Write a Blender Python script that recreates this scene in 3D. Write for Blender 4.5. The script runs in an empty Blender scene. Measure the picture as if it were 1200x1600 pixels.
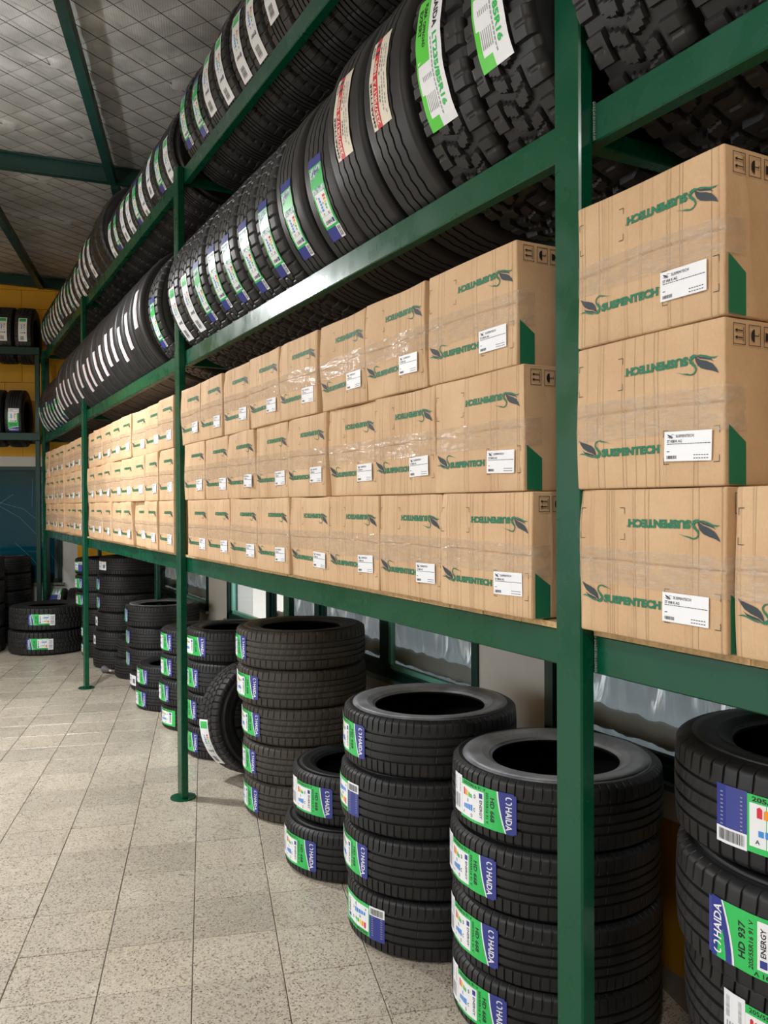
import bpy, math, random
from mathutils import Vector, Matrix
from math import sin, cos, pi, radians, sqrt, atan2, floor

random.seed(11)
C = bpy.context.scene.collection
SC = bpy.context.scene

# ------------------------------------------------------------------ camera, world, lights, exposure
H = 1.58
yaw, pit, rol = 0.5002, -0.0088, -0.0052
F = Vector((sin(yaw)*cos(pit), cos(yaw)*cos(pit), sin(pit)))
R0 = Vector((cos(yaw), -sin(yaw), 0)); U0 = R0.cross(F)
Rv = R0*cos(rol)+U0*sin(rol); Uv = U0*cos(rol)-R0*sin(rol)
camd = bpy.data.cameras.new('camera'); cam = bpy.data.objects.new('camera', camd); C.objects.link(cam)
camd.sensor_fit = 'VERTICAL'; camd.sensor_height = 36.0; camd.lens = 1307.7/1600*36
camd.clip_start = 0.05; camd.clip_end = 200
m = Matrix((( Rv.x, Uv.x, -F.x, 0), (Rv.y, Uv.y, -F.y, 0), (Rv.z, Uv.z, -F.z, H), (0, 0, 0, 1)))
cam.matrix_world = m
SC.camera = cam
SC.view_settings.view_transform = 'Standard'; SC.view_settings.look = 'None'
SC.view_settings.gamma = 1.0; SC.view_settings.use_curve_mapping = False
SC.view_settings.exposure = 0.0

w = bpy.data.worlds.new('daylight'); SC.world = w; w.use_nodes = True
bg = w.node_tree.nodes['Background']; bg.inputs[0].default_value = (0.88, 0.95, 1.0, 1); bg.inputs[1].default_value = 4.2

def area(name, loc, size, power, color=(1, 1, 1), sy=None, rot=(0, 0, 0), spread=None):
    l = bpy.data.lights.new(name, 'AREA'); l.energy = power; l.color = color
    l.shape = 'RECTANGLE'; l.size = size; l.size_y = sy or size
    if spread: l.spread = spread
    o = bpy.data.objects.new(name, l); o.location = loc; o.rotation_euler = rot; C.objects.link(o); return o
# unseen window added in the left wall as fill: portal helps sample its daylight
ptl = area('added_window_portal', (-5.75*cos(.289)+2.6*sin(.289), 5.75*sin(.289)+2.6*cos(.289), 1.55), 5.6, 1, sy=2.4, rot=(pi/2, 0, -pi/2-.289))
ptl.data.cycles.is_portal = True
# (x, y, z, length, width, power): lamps hanging over the aisle
LAMPS = [(0.03, 5.63, 3.14, .24, .12, 88), (-0.9, -0.9, 3.5, 1.2, .3, 66), (-2.6, 2.4, 3.5, 1.2, .3, 104), (-1.9, 8.2, 3.5, 1.2, .3, 80)]
for i, (x, y, z, a, b, p) in enumerate(LAMPS):
    area('lamp_light', (x, y, z-.03), b, p, (0.98, 0.99, 1.0), a)
    area('lamp_uplight', (x, y, z+.085), b, p*.17, (0.98, 0.99, 1.0), a, (pi, 0, 0))

# ------------------------------------------------------------------ helpers
def lin(c):
    c = c/255.0
    return c/12.92 if c <= .04045 else ((c+.055)/1.055)**2.4
def rgb(r, g, b): return (lin(r), lin(g), lin(b), 1)

class NT:
    def __init__(s, name):
        s.m = bpy.data.materials.new(name); s.m.use_nodes = True; s.t = s.m.node_tree; s.n = s.t.nodes; s.l = s.t.links
        s.b = s.n['Principled BSDF']
    def node(s, typ, **kw):
        n = s.n.new(typ)
        for k, v in kw.items():
            if k.startswith('i_'):
                n.inputs[int(k[2:])].default_value = v
            else: setattr(n, k, v)
        return n
    def link(s, a, b): s.l.new(a, b)
    def ramp(s, fac, stops):
        r = s.n.new('ShaderNodeValToRGB'); e = r.color_ramp.elements
        while len(e) > 1: e.remove(e[-1])
        e[0].position, e[0].color = stops[0]
        for p, c in stops[1:]:
            x = e.new(p); x.color = c
        s.link(fac, r.inputs[0]); return r.outputs[0]
    def noise(s, vec, scale, detail=3, rough=.5):
        n = s.n.new('ShaderNodeTexNoise'); n.inputs['Scale'].default_value = scale; n.inputs['Detail'].default_value = detail
        n.inputs['Roughness'].default_value = rough
        if vec is not None: s.link(vec, n.inputs['Vector'])
        return n.outputs['Fac']
    def bump(s, h, strength, dist=.01, prev=None):
        b = s.n.new('ShaderNodeBump'); b.inputs['Strength'].default_value = strength; b.inputs['Distance'].default_value = dist
        s.link(h, b.inputs['Height'])
        if prev is not None: s.link(prev, b.inputs['Normal'])
        return b.outputs[0]
    def mix(s, f, a, b, mode='MIX'):
        x = s.n.new('ShaderNodeMix'); x.data_type = 'RGBA'; x.blend_type = mode
        for k, v in ((0, f), (6, a), (7, b)):
            if hasattr(v, 'links'): s.link(v, x.inputs[k])
            else: x.inputs[k].default_value = v
        return x.outputs[2]
    def pos(s): return s.n.new('ShaderNodeNewGeometry').outputs['Position']
    def obj(s): return s.n.new('ShaderNodeTexCoord').outputs['Object']
    def rnd(s): return s.n.new('ShaderNodeObjectInfo').outputs['Random']
    def scale(s, vec, x, y, z, rz=0):
        m = s.n.new('ShaderNodeMapping'); m.inputs['Scale'].default_value = (x, y, z); m.inputs['Rotation'].default_value = (0, 0, rz)
        s.link(vec, m.inputs['Vector']); return m.outputs[0]
    def math(s, op, a, b=0.0):
        x = s.n.new('ShaderNodeMath'); x.operation = op
        for k, v in ((0, a), (1, b)):
            if hasattr(v, 'links'): s.link(v, x.inputs[k])
            else: x.inputs[k].default_value = v
        return x.outputs[0]

def simple(name, col, rough=.5, metal=0, spec=.5, noise=0.0, nscale=20, coat=0):
    t = NT(name); b = t.b
    b.inputs['Roughness'].default_value = rough; b.inputs['Metallic'].default_value = metal
    b.inputs['Specular IOR Level'].default_value = spec; b.inputs['Coat Weight'].default_value = coat
    if noise:
        f = t.noise(t.obj(), nscale, 4)
        d = tuple(c*(1-noise) for c in col[:3])+(1,); u = tuple(min(1, c*(1+noise)) for c in col[:3])+(1,)
        t.link(t.ramp(f, [(.3, d), (.7, u)]), b.inputs['Base Color'])
    else: b.inputs['Base Color'].default_value = col
    return t.m

M = {}
def mat_green(name, col, rough=.27):
    t = NT(name); p = t.pos()
    f = t.noise(p, 3.0, 5, .6)
    a = tuple(c*.93 for c in col[:3])+(1,); b_ = tuple(c*1.09 for c in col[:3])+(1,)
    base = t.ramp(f, [(.3, a), (.7, b_)])
    sp = t.ramp(t.noise(p, 45, 4, .7), [(.70, (0, 0, 0, 1)), (.78, (1, 1, 1, 1))])
    base = t.mix(t.math('MULTIPLY', sp, .35), base, rgb(120, 150, 130))
    t.link(base, t.b.inputs['Base Color'])
    r = t.ramp(t.noise(p, 9, 4), [(.3, (rough-.07,)*3+(1,)), (.7, (rough+.12,)*3+(1,))])
    t.link(r, t.b.inputs['Roughness'])
    t.link(t.bump(t.noise(t.scale(p, 1, 1, .35), 26, 3), .10, .004), t.b.inputs['Normal'])
    t.b.inputs['Coat Weight'].default_value = .08; t.b.inputs['Coat Roughness'].default_value = .12; t.b.inputs['Specular IOR Level'].default_value = .32
    return t.m
M['green'] = mat_green('green gloss paint', rgb(0, 72, 48))
M['green_dark'] = mat_green('dark green paint', rgb(16, 52, 46), .38)
def mat_rubber(name, c0, c1, rough=.5, dust=0.0):
    t = NT(name); o = t.obj()
    f = t.noise(o, 9, 5, .6)
    base = t.ramp(f, [(.3, c0), (.75, c1)])
    if dust:
        d = t.ramp(t.noise(o, 3.5, 5, .7), [(.45, (0, 0, 0, 1)), (.75, (1, 1, 1, 1))])
        base = t.mix(t.math('MULTIPLY', d, dust), base, rgb(120, 118, 112))
    t.link(base, t.b.inputs['Base Color'])
    t.link(t.ramp(f, [(.2, (rough-.06,)*3+(1,)), (.8, (rough+.1,)*3+(1,))]), t.b.inputs['Roughness'])
    t.link(t.bump(t.noise(o, 160, 3), .12, .002), t.b.inputs['Normal'])
    t.b.inputs['Specular IOR Level'].default_value = .45
    return t.m
M['rubber'] = mat_rubber('black rubber', rgb(21, 21, 22), rgb(34, 34, 36), .5)
M['rubber_row'] = mat_rubber('shelf rubber', rgb(26, 26, 27), rgb(40, 39, 40), .45)
M['liner_shade'] = simple('inner lining with painted shade', rgb(9, 9, 10), .8, spec=.2)  # near-black, so the shade inside the tyre holes sits in the colour
M['rubber_brown'] = mat_rubber('dusty brown rubber', rgb(50, 46, 41), rgb(74, 68, 60), .6)  # browner, lighter rubber for the five-high stack
M['rubber_grey_sheen'] = mat_rubber('grey rubber with painted sheen', rgb(104, 106, 110), rgb(158, 160, 164), .34, .5)  # pale grey paints the window's sheen onto the top sidewalls

def mat_floor():
    t = NT('terrazzo'); p = t.pos()
    v = t.n.new('ShaderNodeTexVoronoi'); v.inputs['Scale'].default_value = 210; t.link(p, v.inputs['Vector'])
    chip = t.ramp(v.outputs['Color'], [(.0, rgb(98, 88, 80)), (.18, rgb(140, 128, 116)), (.28, rgb(196, 188, 174)), (.75, rgb(214, 206, 190)), (1, rgb(232, 226, 212))])
    v2 = t.n.new('ShaderNodeTexVoronoi'); v2.inputs['Scale'].default_value = 130; t.link(p, v2.inputs['Vector'])
    big = t.ramp(v2.outputs['Color'], [(.0, (1, 1, 1, 1)), (.15, (1, 1, 1, 1)), (.19, (0, 0, 0, 1))])
    base = t.mix(t.math('MULTIPLY', big, .42), chip, rgb(104, 88, 78))
    tint = t.ramp(t.rnd(), [(0, (.80, .80, .79, 1)), (1, (1.0, .985, .96, 1))])
    base = t.mix(1.0, base, tint, 'MULTIPLY')
    st = t.ramp(t.noise(p, 1.6, 5, .6), [(.35, (.84, .83, .82, 1)), (.65, (1, 1, 1, 1))])
    base = t.mix(1.0, base, st, 'MULTIPLY')
    t.link(base, t.b.inputs['Base Color'])
    t.link(t.ramp(t.noise(p, 5, 5, .6), [(.3, (.20,)*3+(1,)), (.7, (.42,)*3+(1,))]), t.b.inputs['Roughness'])
    t.link(t.bump(t.noise(p, 14, 4), .06, .004), t.b.inputs['Normal'])
    return t.m
M['terrazzo'] = mat_floor()
M['grout'] = simple('grout', rgb(112, 104, 94), .8, noise=.2)

def mat_card():
    t = NT('corrugated cardboard'); o = t.obj(); r = t.rnd()
    mul = t.math('MULTIPLY', r, 37.0)
    cmb = t.n.new('ShaderNodeVectorMath'); cmb.operation = 'ADD'
    cx = t.n.new('ShaderNodeCombineXYZ'); t.link(mul, cx.inputs[0]); t.link(mul, cx.inputs[1])
    t.link(o, cmb.inputs[0]); t.link(cx.outputs[0], cmb.inputs[1]); v = cmb.outputs[0]
    f = t.noise(v, 5, 5, .6)
    base = t.ramp(f, [(.3, rgb(197, 161, 123)), (.7, rgb(213, 180, 142))])
    fib = t.ramp(t.noise(t.scale(v, 1, 1, .5), 260, 3, .7), [(.3, (.93, .92, .90, 1)), (.7, (1.02, 1.02, 1.02, 1))])
    base = t.mix(1.0, base, fib, 'MULTIPLY')
    tint = t.ramp(r, [(0, (.93, .92, .90, 1)), (1, (1.03, 1.03, 1.03, 1))])
    base = t.mix(1.0, base, tint, 'MULTIPLY')
    cr = t.noise(t.scale(v, .1, 1, .012), 30, 2, .5)
    crl = t.ramp(cr, [(.54, (0, 0, 0, 1)), (.57, (1, 1, 1, 1)), (.60, (0, 0, 0, 1)), (.66, (0, 0, 0, 1)), (.69, (1, 1, 1, 1)), (.72, (0, 0, 0, 1))])
    base = t.mix(t.math('MULTIPLY', crl, .13), base, rgb(160, 120, 82))
    t.link(base, t.b.inputs['Base Color']); t.b.inputs['Roughness'].default_value = .72
    n1 = t.bump(t.noise(v, 11, 3), .4, .010)
    n2 = t.bump(crl, .7, .003, n1)
    t.link(n2, t.b.inputs['Normal'])
    return t.m
M['card'] = mat_card()
M['card_edge'] = simple('cardboard edge', rgb(150, 112, 72), .8)
def mat_tape():
    t = NT('clear packing tape'); o = t.obj()
    t.b.inputs['Base Color'].default_value = rgb(206, 192, 172); t.b.inputs['Roughness'].default_value = .13
    f = t.noise(t.scale(o, 1, 1, 2.2), 26, 4, .6)
    t.link(t.ramp(f, [(.35, (.10,)*3+(1,)), (.75, (.50,)*3+(1,))]), t.b.inputs['Alpha'])
    t.link(t.bump(t.noise(t.scale(o, 1, .45, 2.8), 24, 3, .55), .9, .009), t.b.inputs['Normal'])
    t.b.inputs['Specular IOR Level'].default_value = .8
    return t.m
M['tape'] = mat_tape()
M['ink_green'] = simple('green print', rgb(22, 112, 78), .6)
M['ink_dark'] = simple('charcoal print', rgb(48, 56, 62), .6)
M['ink_black'] = simple('black print', rgb(24, 24, 26), .5)
M['white'] = simple('white label paper', rgb(236, 238, 242), .35)
M['cream'] = simple('cream label paper', rgb(226, 218, 200), .4)
M['lab_blue'] = simple('label blue', rgb(50, 60, 140), .3)
M['lab_green'] = simple('label green', rgb(48, 190, 92), .3)
M['lab_lime'] = simple('label lime', rgb(92, 208, 70), .3)
M['lab_red'] = simple('label red', rgb(212, 40, 60), .35)
M['lab_orange'] = simple('label orange', rgb(240, 150, 40), .35)
M['lab_yellow'] = simple('label yellow', rgb(240, 220, 40), .35)
M['lab_sky'] = simple('label sky blue', rgb(60, 140, 220), .35)
M['lab_grey'] = simple('label grey', rgb(150, 150, 155), .4)
def mat_foil_label():
    t = NT('holographic label'); o = t.obj()
    c = t.ramp(t.noise(o, 60, 3, .7), [(.35, rgb(60, 140, 100)), (.48, rgb(140, 170, 165)), (.56, rgb(225, 232, 232)), (.66, rgb(80, 120, 140))])
    t.link(c, t.b.inputs['Base Color']); t.b.inputs['Metallic'].default_value = .1; t.b.inputs['Roughness'].default_value = .4
    t.link(t.bump(t.noise(o, 150, 2), .9, .004), t.b.inputs['Normal'])
    return t.m
M['lab_foil'] = mat_foil_label()

def mat_insul():
    t = NT('silver roof insulation'); p = t.pos()
    v = t.scale(p, 1, 1, 1, 0.289)
    f = t.noise(v, 2.2, 5, .6)
    t.link(t.ramp(f, [(.3, rgb(160, 158, 155)), (.7, rgb(205, 203, 200))]), t.b.inputs['Base Color'])
    t.b.inputs['Metallic'].default_value = .45; t.b.inputs['Roughness'].default_value = .38
    n1 = t.bump(t.noise(t.scale(v, .6, 2.2, 1), 5, 4, .5), .3, .02)
    wv = t.n.new('ShaderNodeTexWave'); wv.inputs['Scale'].default_value = 22; wv.inputs['Distortion'].default_value = .3; t.link(v, wv.inputs['Vector'])
    n2 = t.bump(wv.outputs['Fac'], .15, .003, n1)
    t.link(n2, t.b.inputs['Normal']); return t.m
M['insul'] = mat_insul()
def mat_foil():
    t = NT('silver film'); o = t.obj()
    b = t.b; b.inputs['Base Color'].default_value = rgb(188, 190, 188); b.inputs['Metallic'].default_value = .8; b.inputs['Roughness'].default_value = .24
    t.link(t.bump(t.noise(t.scale(o, 1, 6, .9), 5, 3, .5), .5, .02), b.inputs['Normal'])
    tr = t.n.new('ShaderNodeBsdfTranslucent'); tr.inputs[0].default_value = (.5, .55, .58, 1)
    mx = t.n.new('ShaderNodeMixShader'); mx.inputs[0].default_value = .13
    t.link(b.outputs[0], mx.inputs[1]); t.link(tr.outputs[0], mx.inputs[2])
    t.link(mx.outputs[0], t.n['Material Output'].inputs['Surface']); return t.m
M['foil'] = mat_foil()
M['foil_roll'] = simple('pale rolled film', rgb(196, 194, 182), .42, 0)
def mat_glass(name, col, rough=.03, alpha=.25):
    t = NT(name); b = t.b
    b.inputs['Base Color'].default_value = col; b.inputs['Roughness'].default_value = rough; b.inputs['Alpha'].default_value = alpha
    b.inputs['Specular IOR Level'].default_value = .6
    return t.m
M['glass'] = mat_glass('window glass', rgb(60, 78, 78), .04, .22)
M['glass_teal'] = mat_glass('dark teal glass', rgb(8, 66, 80), .05, 1.0)
def mat_paint(name, bands, yellow_rough=.5):
    t = NT(name); p = t.pos()
    sep = t.n.new('ShaderNodeSeparateXYZ'); t.link(p, sep.inputs[0])
    z = t.math('DIVIDE', sep.outputs[2], 5.0)
    stops = []
    for k, (zz, c) in enumerate(bands):
        stops.append((zz/5.0, c))
    r = t.n.new('ShaderNodeValToRGB'); r.color_ramp.interpolation = 'CONSTANT'
    e = r.color_ramp.elements
    while len(e) > 1: e.remove(e[-1])
    e[0].position, e[0].color = stops[0]
    for q, c in stops[1:]:
        x = e.new(q); x.color = c
    t.link(z, r.inputs[0])
    d = t.ramp(t.noise(p, 2.5, 5, .6), [(.3, (.86, .85, .84, 1)), (.7, (1, 1, 1, 1))])
    t.link(t.mix(1.0, r.outputs[0], d, 'MULTIPLY'), t.b.inputs['Base Color'])
    t.b.inputs['Roughness'].default_value = yellow_rough
    t.link(t.bump(t.noise(p, 40, 4), .15, .004), t.b.inputs['Normal']); return t.m
YEL = rgb(240, 182, 22); WHT = rgb(206, 202, 194)
M['wall'] = mat_paint('banded wall paint', [(0, rgb(176, 126, 24)), (.5, WHT), (2.2, YEL)])
M['yellow'] = mat_paint('yellow wall paint', [(0, YEL)])
M['yellow_col'] = mat_paint('yellow pilaster paint', [(0, WHT), (.86, YEL)])
M['white_wall'] = mat_paint('white wall paint', [(0, rgb(214, 214, 210))])
M['chip'] = simple('chipboard', rgb(190, 158, 112), .75, noise=.25, nscale=90)
M['steel'] = simple('weld steel', rgb(130, 150, 140), .35, .6)
M['lamp'] = simple('lamp tube', (1, 1, 1, 1), .5)
t_ = M['lamp'].node_tree.nodes['Principled BSDF']; t_.inputs['Emission Color'].default_value = (1, .97, .92, 1); t_.inputs['Emission Strength'].default_value = 12
M['teal_frame'] = simple('pale teal frame', rgb(110, 176, 156), .4)
M['cone_tip'] = simple('pale plastic', rgb(210, 206, 190), .5)
M['cone_body'] = simple('grey plastic', rgb(92, 92, 96), .6)
M['wire'] = simple('netting wire', rgb(70, 66, 60), .6)
M['scratch'] = simple('pale scratch', rgb(120, 160, 165), .5)

def mesh(name, verts, faces, mats, fm=None, smooth=False):
    me = bpy.data.meshes.new(name); me.from_pydata(verts, [], faces)
    for k in (mats if isinstance(mats, (list, tuple)) else [mats]): me.materials.append(M[k])
    if fm: me.polygons.foreach_set('material_index', fm)
    if smooth: me.polygons.foreach_set('use_smooth', [True]*len(faces))
    me.update(); return me
def place(name, me, parent=None, loc=(0, 0, 0), rot=(0, 0, 0), scale=None, label=None, cat=None, group=None, kind=None):
    o = bpy.data.objects.new(name, me); C.objects.link(o)
    if parent: o.parent = parent
    o.location = loc; o.rotation_euler = rot
    if scale: o.scale = scale
    if label: o['label'] = label
    if cat: o['category'] = cat
    if group: o['group'] = group
    if kind: o['kind'] = kind
    return o
def thing(name, label, cat, loc=(0, 0, 0), rot=(0, 0, 0), group=None, scale=None):
    o = place(name, None, None, loc, rot, scale, label, cat, group); o.empty_display_size = .1; return o

class MB:
    def __init__(s): s.v = []; s.f = []; s.m = []
    def add(s, vs, fs, mi=0):
        k = len(s.v); s.v += [tuple(q) for q in vs]; s.f += [tuple(i+k for i in q) for q in fs]; s.m += [mi]*len(fs)
    def box(s, x0, y0, z0, x1, y1, z1, mi=0, T=None, bev=0):
        x0, x1 = min(x0, x1), max(x0, x1); y0, y1 = min(y0, y1), max(y0, y1); z0, z1 = min(z0, z1), max(z0, z1)
        if bev:
            b = min(bev, (x1-x0)*.45, (y1-y0)*.45, (z1-z0)*.45); vs = []
            # chamfered box: 24 verts
            P = [(x0, x1), (y0, y1), (z0, z1)]
            idx = {}
            for ax in range(3):
                for i in (0, 1):
                    for j in (0, 1):
                        for k in (0, 1):
                            c = [P[0][i], P[1][j], P[2][k]]
                            sg = [1 if q == 0 else -1 for q in (i, j, k)]
                            for a in range(3):
                                if a != ax: c[a] += sg[a]*b
                            idx[(ax, i, j, k)] = len(vs); vs.append(tuple(c))
            fs = []
            for ax in range(3):
                o = [a for a in range(3) if a != ax]
                for side in (0, 1):
                    q = []
                    for (a, b_) in ((0, 0), (1, 0), (1, 1), (0, 1)):
                        c = [0, 0, 0]; c[ax] = side; c[o[0]] = a; c[o[1]] = b_
                        q.append(idx[(ax, *c)])
                    fs.append(q)
            for ax in range(3):   # edges along ax
                o = [a for a in range(3) if a != ax]
                for a in (0, 1):
                    for b_ in (0, 1):
                        c0 = [0, 0, 0]; c0[o[0]] = a; c0[o[1]] = b_; c1 = list(c0); c1[ax] = 1
                        fs.append([idx[(o[0], *c0)], idx[(o[0], *c1)], idx[(o[1], *c1)], idx[(o[1], *c0)]])
            for i in (0, 1):
                for j in (0, 1):
                    for k in (0, 1): fs.append([idx[(0, i, j, k)], idx[(1, i, j, k)], idx[(2, i, j, k)]])
        else:
            vs = [(x, y, z) for x in (x0, x1) for y in (y0, y1) for z in (z0, z1)]
            fs = [(0, 1, 3, 2), (4, 6, 7, 5), (0, 4, 5, 1), (2, 3, 7, 6), (0, 2, 6, 4), (1, 5, 7, 3)]
        if T: vs = [T(*q) for q in vs]
        s.add(vs, fs, mi)
    def cyl(s, p0, p1, r, n=12, mi=0, r1=None, cap=True):
        p0 = Vector(p0); p1 = Vector(p1); d = (p1-p0).normalized(); r1 = r if r1 is None else r1
        a = d.orthogonal().normalized(); b = d.cross(a)
        vs = [p0+(a*cos(2*pi*i/n)+b*sin(2*pi*i/n))*r for i in range(n)]+[p1+(a*cos(2*pi*i/n)+b*sin(2*pi*i/n))*r1 for i in range(n)]
        fs = [(i, (i+1) % n, n+(i+1) % n, n+i) for i in range(n)]
        if cap: fs += [tuple(range(n-1, -1, -1)), tuple(range(n, 2*n))]
        s.add(vs, fs, mi)
    def mesh(s, name, mats, smooth=False):
        me = mesh(name, s.v, s.f, mats, s.m, smooth)
        import bmesh
        bm = bmesh.new(); bm.from_mesh(me); bmesh.ops.recalc_face_normals(bm, faces=bm.faces); bm.to_mesh(me); bm.free()
        return me
def boxm(name, mat, *a, **k):
    b = MB(); b.box(*a, **k); return b.mesh(name, mat)

# ------------------------------------------------------------------ frames
D = 1.186                       # front plane of the long rack (x)
Y1, L_ = 1.322, 3.124           # first post, bay length
PY = [Y1-L_, Y1, Y1+L_, Y1+2*L_, Y1+2.92*L_]
PW, PD, DP = .081, .037, .62    # post width along the rack, post depth, distance to the back posts
ZT, ZM, ZL, HB = 3.387, 2.410, 1.305, .080
TY = 0.289; tb = Vector((cos(TY), -sin(TY), 0)); nb = Vector((sin(TY), cos(TY), 0))
def B(t, n, z=0): return (tb.x*t+nb.x*n, tb.y*t+nb.y*n, z)
NR = 10.35                      # front plane (n) of the rack on the back wall
NW = 11.10                      # back wall
XW = 2.20                       # window wall

# ------------------------------------------------------------------ setting: floor
fl = place('floor', boxm('floor', 'grout', -7.5, -4, -.08, 3.0, 16, -.004), kind='structure')
tile = MB(); tile.box(-.1482, -.1482, -.010, .1482, .1482, 0, bev=.0014); tile_me = tile.mesh('floor_tile', 'terrazzo')
far = []
cnt = 0
for j in range(-8, 38):
    for i in range(-26, 12):
        t = .25+i*.3-.15; n = .12+j*.3+.15
        x, y, _ = B(t, n)
        if x > 2.16 or n > NW-.1: continue
        zc = x*sin(yaw)+y*cos(yaw); xc = x*cos(yaw)-y*sin(yaw)
        seen = zc > 1.5 and -.54*zc-.3 < xc < .12*zc+.35 and 1.9 < zc < 8.4 and x < 1.75
        if seen and cnt < 298:
            cnt += 1
            place('floor_tile', tile_me, fl, (x, y, random.uniform(-.0008, .0004)), (random.uniform(-.0012, .0012), random.uniform(-.0012, .0012), -TY))
        else: far.append((x, y))
q = MB()
for x, y in far:
    r = Matrix.Rotation(-TY, 3, 'Z'); h = .1487
    z = random.uniform(-.0008, .0004)
    vs = [Vector((x, y, z))+r@Vector(c) for c in ((-h, -h, 0), (h, -h, 0), (h, h, 0), (-h, h, 0))]
    q.add(vs, [(0, 1, 2, 3)])
place('tile_field', q.mesh('tile_field', 'terrazzo'), fl, kind='stuff')

# ------------------------------------------------------------------ setting: window wall
def wallseg(mb, y0, y1, z0, z1, x0=XW, x1=XW+.22): mb.box(x0, y0, z0, x1, y1, z1)
SILL, HEAD = .64, 2.05
WIN = [(-1.9, 2.66), (3.13, 6.75), (7.29, 9.95)]
ycor = (NW-XW*nb.x)/nb.y
wr = MB(); wallseg(wr, -3.6, ycor+.1, -.05, SILL); wallseg(wr, -3.6, ycor+.1, HEAD, 4.7)
ys = [-3.6]+[v for a in WIN for v in a]+[ycor+.1]
for k in range(0, len(ys), 2): wallseg(wr, ys[k], ys[k+1], SILL, HEAD)
place('wall_right', wr.mesh('wall_right', 'wall'), kind='structure')
MULL = [[0.2, 1.45], [4.04, 4.93, 5.81], [8.2, 9.1]]
for wi, (a, b) in enumerate(WIN):
    wo = place('window_%d' % (wi+1), None, None, (XW, (a+b)/2, SILL), kind='structure'); oy = (a+b)/2
    f = MB()
    f.box(-.01, a-oy, 0, .07, b-oy, .045); f.box(-.01, a-oy, HEAD-SILL-.045, .07, b-oy, HEAD-SILL)
    f.box(-.01, a-oy, 0, .07, a-oy+.05, HEAD-SILL); f.box(-.01, b-oy-.05, 0, .07, b-oy, HEAD-SILL)
    place('window_frame', f.mesh('window_frame', 'green_dark'), wo)
    s = boxm('window_sill', 'steel', -.035, a-oy-.02, -.022, .06, b-oy+.02, -.001); place('window_sill', s, wo)
    for my in MULL[wi]:
        place('mullion', boxm('mullion', 'green_dark', -.005, my-oy-.035, .045, .055, my-oy+.035, HEAD-SILL-.045), wo)
    st = MB()
    edges = [a+.05]+MULL[wi]+[b-.05]
    for k in range(len(edges)-1):
        y0 = edges[k]+(.035 if k else 0); y1 = edges[k+1]-(.035 if k < len(edges)-2 else 0)
        sf = MB()
        for q_ in ((y0, y0+.028), (y1-.028, y1)): sf.box(.012, q_[0]-oy, .05, .04, q_[1]-oy, HEAD-SILL-.05)
        sf.box(.012, y0-oy, .046, .04, y1-oy, .072); sf.box(.012, y0-oy, HEAD-SILL-.075, .04, y1-oy, HEAD-SILL-.046)
        place('sash', sf.mesh('sash', 'teal_frame' if (wi == 1 and k in (0, 3)) or wi == 2 else 'green_dark'), wo)
        place('pane', boxm('pane', 'glass', .023, y0-oy+.02, .06, .027, y1-oy-.02, HEAD-SILL-.06), wo)

def film(y0, y1, seed, label):
    # hanging silver film with vertical folds, its lower end gathered into a roll
    rn = random.Random(seed); ph = [rn.uniform(0, 6.28) for _ in range(6)]
    ny = int((y1-y0)/.022); V = []; Fc = []
    prof = [(1.42-.035*k, 0.0) for k in range(0, 36)]           # z down to ~.195 above the sill
    prof += [(.16, 0), (.14, 0), (.12, 0), (.10, 0), (.08, 0), (.05, 0.0), (.03, 0), (0, 0)]
    for i in range(ny+1):
        y = y0+(y1-y0)*i/ny
        for k, (z, dx) in enumerate(prof):
            am = .040*min(1, max(0, (z-.16)/.3))+.006
            d = am*(sin(y*23+ph[0])+.6*sin(y*41+ph[1]+z*1.2)+.5*sin(y*67+ph[2]-z))
            if k > 35: d = .005*sin(y*70+ph[3]+k*.9)+.004*sin(y*33+ph[4])
            V.append((XW+.135+dx+d, y, SILL+z))
    n = len(prof)
    for i in range(ny):
        for k in range(n-1): Fc.append((i*n+k, i*n+k+1, (i+1)*n+k+1, (i+1)*n+k))
    tf = thing('silver_film', label, 'film', (0, 0, 0), group='silver film hung behind the windows')
    place('film_sheet', mesh('film_sheet', V, Fc, 'foil', smooth=True), tf)
    V = []; Fc = []; ns = 14
    for i in range(ny+1):
        y = y0+(y1-y0)*i/ny
        for k in range(ns):
            a = 2*pi*k/ns; r = .036+.0035*sin(y*37+ph[5]+2*a)+.003*sin(y*61+a*3+ph[1])
            V.append((XW+.080+r*.9*cos(a), y, SILL+.118+r*1.15*sin(a)+.004*sin(y*3)))
    for i in range(ny):
        for k in range(ns): Fc.append((i*ns+k, i*ns+(k+1) % ns, (i+1)*ns+(k+1) % ns, (i+1)*ns+k))
    place('film_roll', mesh('film_roll', V, Fc, 'foil_roll', smooth=True), tf, label='pale rolled lower edge')
film(-1.8, 2.58, 1, 'crinkled silver film with a rolled lower edge behind the nearest window')
film(3.2, 5.85, 2, 'dull silver film behind the long middle window above the tyre stacks')
film(7.35, 9.9, 3, 'silver film behind the farthest window past the narrow pillar')

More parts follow.
